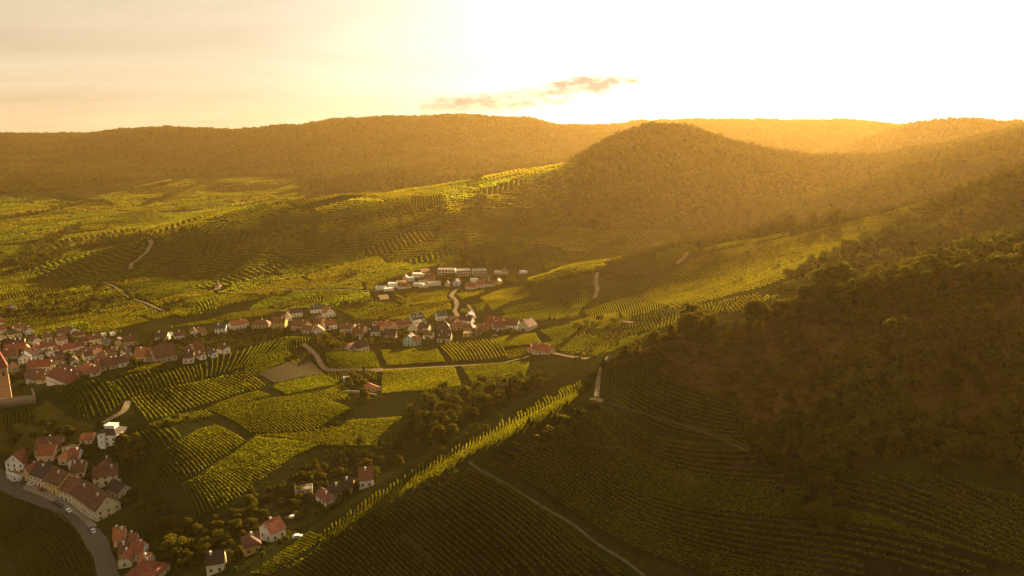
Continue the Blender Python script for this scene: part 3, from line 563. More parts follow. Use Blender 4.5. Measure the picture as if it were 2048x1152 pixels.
B(5,3,(1330,560),(1400,535),(1470,515),(1560,495),(1640,470)); B(7,3,(1420,590),(1480,565),(1540,545),(1600,520)); B(6,2.5,(1390,520),(1450,505),(1530,488))
SCRUB=[([(1210,527),(1380,478),(1480,465),(1640,437),(1860,393),(1862,402),(1680,449),(1480,484),(1380,494),(1260,522)],560,860,5.5,3.2),([(1225,800),(1330,720),(1480,790),(1520,880)],200,300,6,1.5),([(0,665),(60,680),(160,668),(290,685),(440,655),(600,645),(640,640),(860,645),(1000,645),(1060,665),(900,690),(740,700),(640,690),(540,678),(400,712),(280,735),(90,785),(0,820)],480,760,8.5,2.6),
 ([(40,905),(130,890),(250,890),(300,950),(290,1010),(240,1020),(180,960),(80,930)],320,420,7,2.4),([(300,1010),(420,1040),(640,900),(820,870),(760,950),(640,1040),(480,1152),(290,1152),(240,1060)],230,390,6.5,2.0),
 ([(760,585),(1060,540),(1080,560),(1000,590),(900,595),(780,598)],840,1000,14,3.5),([(1300,690),(1400,655),(1500,640),(1600,640),(1690,700),(1690,760),(1600,820),(1500,850),(1400,800),(1330,740)],200,330,4.6,2.7),
 ([(0,860),(60,845),(150,850),(180,880),(160,900),(60,905),(0,895)],330,430,8,3.5),
 ([(220,870),(270,880),(300,920),(250,950),(240,920)],320,420,7,4),([(290,1020),(370,1040),(470,1010),(520,1020),(480,1080),(430,1110),(340,1120),(290,1080)],230,340,7,4),
 ([(440,1000),(520,985),(600,930),(640,960),(600,1010),(520,1035)],280,360,9,3),
 ([(1250,830),(1700,960),(2048,1060),(2048,1152),(1300,1152),(1050,950)],130,260,11,1.3),
 ([(1640,590),(1700,575),(2048,540),(2048,600),(1700,690),(1600,640)],200,330,4,4),([(1300,690),(1420,655),(1520,660),(1560,900),(1500,880),(1300,800)],200,330,3.6,1.2),
 ([(560,985),(700,900),(780,930),(640,1040)],260,360,9,2.6)]
def build_woods():
    pts=[];sc=[];ix=[]
    def put(p,h,con=.05,flat=1.0):
        n=len(p); s=h/10*RNG.uniform(.55,1.4,n)*(1+.3*vnoise(p[:,0]/60,p[:,1]/60,9)); w=s*RNG.uniform(.95,1.4,n)*flat
        pts.append(p-np.array([0,0,.25])*h/10); sc.append(np.c_[w,w,s]); k=RNG.choice(4,n,p=[.34,.3,.24,.12]); k[RNG.random(n)<con]=4; k=np.where(p[:,1]<345,k+5,k); ix.append(k)
    for i,(poly,y0,y1,sp,h) in enumerate(WOODS):
        q=zone_pts(poly,y0,y1,sp,50+i)
        if i<4: q=q[vnoise(q[:,0]/38,q[:,1]/52,30+i)+.35*vnoise(q[:,0]/13,q[:,1]/13,40+i)>-.62]
        if i==4: px,py=proj(*q.T); q=q[(vnoise(q[:,0]/24,q[:,1]/24,21)>.02)|(py>860)|(py<600)]
        put(q,h,.12 if i<2 else .04)
    n_w=sum(map(len,pts)); link_pts=(np.concatenate(pts),np.concatenate(sc),np.concatenate(ix)); pts.clear();sc.clear();ix.clear()
    scatter('woodland',*link_pts,FAR)
    for i,(poly,y0,y1,sp,h) in enumerate(SCRUB): put(zone_pts(poly,y0,y1,sp,80+i),h,0,1.3)
    for pl,sp,h in BUSHES:
        g=ground_line(pl,30); far=g[:,1].mean()>700; sp,h=(sp*.62,h*1.15) if far else (sp,h); n=max(3,int(plen(g)/sp)); g=dens(g,n)+RNG.uniform(-1,1,(n,2))*sp*.6
        n2=max(2,n//2); e=g[RNG.integers(0,n,n2)]+RNG.normal(0,1.2,(n2,2))*sp*.5; 
        put(np.c_[g,H(*g.T)],h*1.0,.03,1.25); put(np.c_[e,H(*e.T)],h*.6,0,1.5)
    scatter('shrubbery',np.concatenate(pts),np.concatenate(sc),np.concatenate(ix),FAR); print('woods',n_w,'bushes',sum(map(len,pts)))

# ---- the patchwork of smaller vineyards over the plain and the terraced hill behind
ZONES=[ # outline as seen, depth range, size of a plot, row spacing, row direction (None: along the contour)
 ([(-300,560),(-40,395),(60,392),(150,405),(330,360),(590,352),(610,398),(870,370),(1050,335),(1150,325),(1132,420),(1150,455),(1340,462),(1372,480),(1205,527),(1050,556),(990,585),(960,628),(880,622),(860,638),(700,640),(645,612),(440,646),(300,660),(180,672),(100,686),(60,664),(-300,640)],560,2700,78,None),
 ([(1100,705),(1160,662),(1290,634),(1340,612),(1400,610),(1500,590),(1560,592),(1480,625),(1390,632),(1300,670),(1200,715)],380,640,40,None),
]
VILLAGE=[[(-60,636),(60,668),(100,688),(160,663),(290,680),(310,664),(440,648),(560,638),(640,612),(690,622),(700,640),(860,638),(880,622),(960,636),(1000,652),(1080,648),(1070,670),(960,680),(900,690),(850,695),(740,700),(650,705),(620,680),(540,682),(400,722),(280,742),(90,792),(-60,840)],[(742,590),(748,570),(862,533),(985,528),(1066,545),(1000,582),(900,582),(780,592)]]
VILLAGE_W=[ground_line(v+[v[0]],80) for v in VILLAGE]
_G=np.stack([GX.ravel(),GY.ravel()],-1); BLOCK=np.zeros(NV*NU,bool)
for q in VILLAGE_W+PLOT_POLY:
    lo,hi=q.min(0),q.max(0); k=np.flatnonzero((_G>=lo).all(1)&(_G<=hi).all(1)); BLOCK[k]|=inpoly(_G[k,0],_G[k,1],q)
for _px,_w in TRACKS:
    c_=dens(ground_line(_px,60),120); e_=max(_w*.9+1.5,4); k=np.flatnonzero((_G>=c_.min(0)-e_).all(1)&(_G<=c_.max(0)+e_).all(1))
    if len(k): BLOCK[k[((_G[k][:,None]-c_[None])**2).sum(-1).min(1)<e_*e_]]=True
_GP=proj(GX.ravel(),GY.ravel(),GZ.ravel()); _SEE=seen(GX,GY,GZ,4,30).ravel()
def cell(x,y):
    return np.clip(np.rint((np.log(y)-V0)/(V1-V0)*(NV-1)),0,NV-1).astype(int)*NU+np.clip(np.rint((x/y-U0)/(U1-U0)*(NU-1)),0,NU-1).astype(int)
def build_patches():
    bag=Bag()
    for zi,(poly,y0,y1,size,_) in enumerate(ZONES):
        okz=inpoly(_GP[0],_GP[1],poly)&(_G[:,1]>y0)&(_G[:,1]<y1)&_SEE&~BLOCK
        r=np.random.default_rng(31+zi); xs=np.arange(-1.05*y1,.9*y1,size); ys=np.arange(y0*.9,y1*1.05,size*.8); X,Yv=np.meshgrid(xs,ys)
        # plots are long strips lying along the valley's axis
        ea=np.array([math.cos(R(48)),math.sin(R(48))]); eb=np.array([-ea[1],ea[0]]); fa,fb=1.5,.42
        q=np.stack(np.meshgrid(np.arange(-3200,3200,size*fa),np.arange(-3200,3200,size*fb)),-1).reshape(-1,2)
        q=q+r.uniform(-.32,.32,q.shape)*size*np.array([fa,fb]); s=q[:,:1]*ea+q[:,1:]*eb; MT=np.stack([ea/fa,eb/fb],1)
        s=s[s[:,1]>100]; z=H(*s.T); px,py=proj(s[:,0],s[:,1],z); k=(s[:,1]>y0*.9)&(px>-150)&(px<2100)&(py<760)&(py>300); s=s[k]
        for c in range(len(s)):
            near=s[np.argsort((((s-s[c])@MT)**2).sum(1))[1:14]]; d=s[c,1]; e=4.
            gx=(H(s[c,0]+e,d)-H(s[c,0]-e,d))/(2*e); gy=(H(s[c,0],d+e)-H(s[c,0],d-e))/(2*e); g=math.hypot(gx,gy)
            if g>.10: th=math.atan2(gx,-gy) if math.atan2(gx,-gy)>-9 else 0; th+=r.normal(0,.07)+(math.pi/2 if r.random()<.12 else 0)
            else: th=R(48)+(math.pi/2 if r.random()<.4 else 0)+r.normal(0,.08)
            sp=2.4 if d<700 else 3.2 if d<1000 else 5.0 if d<1700 else 7; st=1.3 if d<700 else 2.0 if d<1200 else 4.5
            
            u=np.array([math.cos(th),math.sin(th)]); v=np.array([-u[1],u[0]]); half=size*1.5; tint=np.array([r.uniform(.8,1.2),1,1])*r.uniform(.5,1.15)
            sx_,sy_=proj(s[c,0],d,float(H(s[c,0],d)))
            if d>1100 and 600<sx_<1160 and sy_<412: tint=tint*1.5  # hilltop fields: leaf colour raised to stand in for sunlight
            if g>.15 and d>850: sp=8.5 if d<1200 else 10; tint=tint*(1.75 if sx_>820 else 1.4)  # steep far slopes: wider rows, leaf colour lightened to lift their shade
            if r.random()<.05: continue
            t=np.arange(-half,half,st); O=np.arange(-half,half,sp)
            Q=s[c]+u*t[None,:,None]+v*O[:,None,None]; f=Q.reshape(-1,2)
            M=np.sqrt(((((f[:,None]-near[None])@MT)**2).sum(-1)).min(1))-np.hypot(*((f-s[c])@MT).T)>4.0
            M&=f[:,1]>100; M[M]=okz[cell(*f[M].T)]; M=M.reshape(Q.shape[:2])
            for q,m in zip(Q,M):
                if m.sum()<3: continue
                h=1.4 if d<700 else 1.8; w=.7 if d<700 else 1.0 if d<1200 else 2.0
                if sp>8: h,w=2.3,3.2
                i0=np.flatnonzero(m)[0]; i1=np.flatnonzero(m)[-1]
                mm=m[i0:i1+1]; qq=q[i0:i1+1]
                if len(qq)<3: continue
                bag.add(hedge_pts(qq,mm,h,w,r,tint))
    link('vineyard_patchwork',bag.mesh('vineyard_patchwork',VINE),kind='stuff'); print('patch quads',sum(map(len,bag.f)))
def hedge_pts(p,m,h,w,r,tint):
    d=p[-1]-p[0]; d/=np.hypot(*d)+1e-9; k=m&(r.random(len(p))>.03); far=p[0,1]
    size,per=(.75,6) if far<700 else (1.05,6) if far<1200 else (1.9,5)
    return leaf_row(p[k],np.broadcast_to(d,(k.sum(),2)),h,w,size,per,r,tint)
build_patches()
# ---- buildings: front foot (two seen points), depth, wall height, form, wall and roof colour, words
def plaster(col):
    def b(t):
        t=T(t); p=t.n('ShaderNodeNewGeometry').outputs['Position']; n=t.noise(.5,5,.65,p); n2=t.noise(3,4,.6,p); r=t.n('ShaderNodeObjectInfo').outputs['Random']
        v=t.math('MULTIPLY_ADD',t.ramp(n,.3,.7),.3,t.math('MULTIPLY_ADD',n2,.2,t.math('MULTIPLY_ADD',r,.16,.58)))
        t.out(t.n('ShaderNodeBsdfDiffuse',{'Color':t.n('ShaderNodeVectorMath',{0:c4(col)[:3],'Scale':v},operation='SCALE').outputs[0]}).outputs[0])
    return b
def tiles(col):
    def b(t):
        t=T(t); p=t.n('ShaderNodeNewGeometry').outputs['Position']; r=t.n('ShaderNodeObjectInfo').outputs['Random']
        n=t.noise(.45,5,.7,p); n2=t.noise(2.2,4,.65,p); w=t.n('ShaderNodeTexWave',{'Vector':p,'Scale':1.1,'Distortion':1.5,'Detail':2.},wave_type='BANDS',bands_direction='Z').outputs['Fac']
        v=t.math('MULTIPLY_ADD',t.ramp(n,.3,.72),.75,t.math('MULTIPLY_ADD',n2,.45,t.math('MULTIPLY_ADD',r,.35,.12)))
        c=t.n('ShaderNodeVectorMath',{0:col,'Scale':v},operation='SCALE').outputs[0]; c=t.mix(t.math('MULTIPLY',t.ramp(n2,.52,.7),.4),c,(.10,.085,.055,1))
        bp=t.n('ShaderNodeBump',{'Strength':.5,'Distance':.12,'Height':w}).outputs[0]
        t.out(t.n('ShaderNodeBsdfPrincipled',{'Base Color':c,'Roughness':.7,'Specular IOR Level':.15,'Normal':bp}).outputs[0])
    return b
WALLS={k:material('plaster_'+k,plaster(c)) for k,c in dict(white=(.78,.74,.66),cream=(.66,.56,.36),yellow=(.62,.45,.13),ochre=(.48,.31,.08),peach=(.68,.44,.25),pink=(.70,.54,.45),grey=(.42,.38,.32),tan=(.46,.36,.21),mint=(.42,.60,.50),blue=(.56,.64,.68),stone=(.42,.33,.22)).items()}
ROOFS={k:material('tiles_'+k,tiles(c)) for k,c in dict(red=(.235,.068,.032),orange=(.33,.115,.045),brown=(.14,.060,.030),dark=(.06,.036,.026),slate=(.075,.07,.075),rust=(.175,.068,.033),tan=(.28,.18,.09),white=(.7,.66,.58)).items()}
def flat(c,rough=.9,spec=.3):
    def b(t): t=T(t); p=t.n('ShaderNodeNewGeometry').outputs['Position']; n=t.noise(2.5,4,.6,p); t.out(t.n('ShaderNodeBsdfPrincipled',{'Base Color':t.mix(t.math('MULTIPLY',n,.5),c4(c),(c[0]*.55,c[1]*.55,c[2]*.55,1)),'Roughness':rough,'Specular IOR Level':spec}).outputs[0])
    return b
GLASS=material('window_glass',flat((.025,.024,.022),.15,.6)); FRAME=material('window_frame',flat((.55,.50,.42))); CHIM=material('chimney_plaster',flat((.70,.64,.54))); DOOR=material('door_wood',flat((.11,.06,.03)))
class MB:
    def __init__(s): s.v=[];s.f=[];s.m=[]
    def poly(s,pts,m=0): n=len(s.v); s.v+=[tuple(p) for p in pts]; s.f.append(tuple(range(n,n+len(pts)))); s.m.append(m)
    def box(s,x0,y0,z0,x1,y1,z1,m=0):
        n=len(s.v); s.v+=[(x,y,z) for z in (z0,z1) for y in (y0,y1) for x in (x0,x1)]
        for f in ((0,2,3,1),(4,5,7,6),(0,1,5,4),(2,6,7,3),(0,4,6,2),(1,3,7,5)): s.f.append(tuple(n+i for i in f)); s.m.append(m)
    def prism(s,outline,axis_pts,m=0):
        """closed solid between two congruent outlines"""
        a,b=outline,axis_pts; n=len(s.v); k=len(a); s.v+=[tuple(p) for p in a]+[tuple(p) for p in b]
        s.f.append(tuple(range(n,n+k))[::-1]); s.f.append(tuple(range(n+k,n+2*k))); s.m+=[m,m]
        for i in range(k): j=(i+1)%k; s.f.append((n+i,n+j,n+k+j,n+k+i)); s.m.append(m)
    def mesh(s,name,*mats):
        me=bpy.data.meshes.new(name); me.from_pydata(s.v,[],s.f)
        for m in mats: me.materials.append(m)
        if len(mats)>1: me.polygons.foreach_set('material_index',s.m)
        me.update(); return me
def window_mesh(w,h):
    b=MB(); b.box(-w/2,-.05,0,w/2,.02,h,0)
    for x0,x1,z0,z1 in ((-w/2-.1,-w/2,-.1,h+.1),(w/2,w/2+.1,-.1,h+.1),(-w/2,w/2,h,h+.1),(-w/2-.1,w/2+.1,-.18,-.0)): b.box(x0,-.09,z0,x1,.02,z1,1)
    b.box(-.03,-.07,0,.03,-.051,h,1); return b.mesh('window',GLASS,FRAME)
WIN={k:window_mesh(*s) for k,s in dict(n=(1.0,1.4),w=(1.7,1.5),s=(.7,.9)).items()}
def door_mesh(): b=MB(); b.box(-.65,-.06,0,.65,.02,2.2); b.box(-.75,-.04,2.2,.75,.02,2.32); return b.mesh('door',DOOR)
DOORM=door_mesh()
def chimney_mesh():
    b=MB(); b.box(-.38,-.38,-1.6,.38,.38,1.3); b.box(-.47,-.47,1.3,.47,.47,1.5); b.box(-.25,-.25,1.5,.25,.25,1.75); return b.mesh('chimney',CHIM)
CHIMM=chimney_mesh()
HOUSES_AT=[]
def building(x1,y1,x2,y2,W,h,form,wall,roof,label,pitch=40,chim=1,win=None,name=None,cat='house',group=None,dormers=0):
    a,b=hit([x1,x2],[y1,y2]); 
    L=float(math.hypot(*(b-a)[:2])); ux=(b-a)[:2]/L; yaw=math.atan2(ux[1],ux[0]); nrm=np.array([-ux[1],ux[0]]); d=float(a[1])
    c=(a+b)[:2]/2+nrm*W/2; cs=np.array([(a[:2]),(b[:2]),a[:2]+nrm*W,b[:2]+nrm*W]); z=float(H(*cs[:2].T).mean()); zlo=float(H(*cs.T).min())-1.2-z
    HOUSES_AT.append((c[0],c[1],.5*math.hypot(L,W)))
    r=random.Random(int(x1*7+y1*13)); o=link(name or ('house' if cat=='house' else cat.replace(' ','_')),None,label=label,cat=cat,group=group,loc=(c[0],c[1],z),rz=yaw); o.empty_display_size=.5
    lx,ly=L/2,W/2; g=form=='g'                       # local: front is y=-ly
    # in the roof's own frame the ridge runs along X
    RX,RY=(ly,lx) if g else (lx,ly); rise=RY*math.tan(R(pitch)); turn=(lambda p:(-p[1],p[0],p[2])) if g else (lambda p:p)
    m=MB(); rf=MB()
    if form=='f':
        m.box(-lx,-ly,zlo,lx,ly,h); m.box(-lx,-ly,h,lx,-ly+.25,h+.45); m.box(-lx,ly-.25,h,lx,ly,h+.45); m.box(-lx,-ly+.25,h,-lx+.25,ly-.25,h+.45); m.box(lx-.25,-ly+.25,h,lx,ly-.25,h+.45)
        rf.box(-lx+.26,-ly+.26,h+.003,lx-.26,ly-.26,h+.12); rise=.3
    elif form in ('e','g'):
        sec=[(-RY,zlo),(RY,zlo),(RY,h),(0,h+rise),(-RY,h)]
        m.prism([turn((-RX,y,q)) for y,q in sec],[turn((RX,y,q)) for y,q in sec])
        ov,t=.45,.22; k=rise/RY
        for s in (-1,1):
            q=[(0,h+rise+.03),(s*(RY+ov),h-ov*k+.03),(s*(RY+ov),h-ov*k+t),(0,h+rise+t)]
            if s>0: q=q[::-1]
            rf.prism([turn((-RX-.35,y,w)) for y,w in q],[turn((RX+.35,y,w)) for y,w in q])
        rf.prism([turn((-RX-.3,y,w)) for y,w in ((-.18,h+rise+t),(.18,h+rise+t),(0,h+rise+t+.12))],[turn((RX+.3,y,w)) for y,w in ((-.18,h+rise+t),(.18,h+rise+t),(0,h+rise+t+.12))])
    else:                                            # hip
        m.box(-lx,-ly,zlo,lx,ly,h); s=.5; X,Yy=lx+s,ly+s; q=min(lx,ly)*.92; rx=max(.2,lx-q) if lx>=ly else .2; ry=0 if lx>=ly else max(.2,ly-q)
        rise=min(lx,ly)*math.tan(R(pitch)); e=[(-X,-Yy),(X,-Yy),(X,Yy),(-X,Yy)]
        if lx>=ly: t1,t2=(-rx,0),(rx,0)
        else: t1,t2=(0,-ry),(0,ry)
        E=[(x,y,h-.12) for x,y in e]; E2=[(x,y,h+.06) for x,y in e]; A=(*t1,h+rise); Bq=(*t2,h+rise)
        rf.poly(E[::-1]); [rf.poly([E[i],E[(i+1)%4],E2[(i+1)%4],E2[i]]) for i in range(4)]
        if lx>=ly: rf.poly([E2[0],E2[1],Bq,A]); rf.poly([E2[1],E2[2],Bq]); rf.poly([E2[2],E2[3],A,Bq]); rf.poly([E2[3],E2[0],A])
        else: rf.poly([E2[0],E2[1],A]); rf.poly([E2[1],E2[2],Bq,A]); rf.poly([E2[2],E2[3],Bq]); rf.poly([E2[3],E2[0],A,Bq])
    link('wall',m.mesh('wall',WALLS[wall]),o); ro=link('roof',rf.mesh('roof',ROOFS[roof]),o)
    if form!='f':
        for k in range(chim):
            f=r.uniform(-.6,.6) if chim==1 else -.6+1.2*k/(chim-1); off=r.choice((-.25,.3)); q=turn((f*RX*.9,off*RY,0)) if form!='h' else (f*lx*.3,off*ly*.4,0)
            zz=h+rise*(1-abs(off)) if form!='h' else h+rise*(1-abs(off)*.4)-.2
            link('chimney',CHIMM,ro,loc=(q[0],q[1],zz))
        for k in range(dormers):
            x=-.7*lx+1.4*lx*k/max(1,dormers-1); dm=MB(); y0=-ly*.72; zb=h+rise*.28; dm.prism([(x-.7,y0,zb-.8),(x+.7,y0,zb-.8),(x+.7,y0,zb+.9),(x,y0,zb+1.6),(x-.7,y0,zb+.9)],[(x-.7,y0+2.2,zb-.8),(x+.7,y0+2.2,zb-.8),(x+.7,y0+2.2,zb+.9),(x,y0+2.2,zb+1.6),(x-.7,y0+2.2,zb+.9)])
            dd=link('dormer',dm.mesh('dormer',WALLS['white']),ro); link('window',WIN['s'],dd,loc=(x,y0,zb-.3))
    nw=win if win is not None else (2 if d<460 else 1 if d<760 else 0)
    if nw:
        st=max(1,int((h+.3)/2.8)); key='n' if nw<3 else 'w'
        def row(n,half,face):
            for s_ in range(st):
                for k in range(n):
                    p=-half+2*half*(k+.5)/n; zz=.9+s_*2.75
                    if zz+1.5>h+.2: continue
                    loc,rz={'f':((p,-ly,zz),0),'b':((-p,ly,zz),math.pi),'r':((lx,p,zz),math.pi/2),'l':((-lx,-p,zz),-math.pi/2)}[face]
                    if face=='f' and s_==0 and k==n//2 and n>2 and d<760: link('door',DOORM,o,loc=(loc[0],loc[1],.05)); continue
                    link('window',WIN[key],o,loc=loc,rz=rz)
        nf=max(1,int(L/3.1)); ns=max(1,int(W/3.6)); row(nf,lx,'f'); row(ns,ly,'l' if x1<1024 and nw==1 and False else 'r'); row(ns,ly,'l')
        if form in('e','g') and nw<3:
            for sx in (-1,1):
                if form=='e': link('window',WIN['s'],o,loc=(sx*lx,0,h+rise*.3),rz=sx*math.pi/2)
            if form=='g': link('window',WIN['s'],o,loc=(0,-ly,h+rise*.3))
    return o
V='in the lower village beside the church'
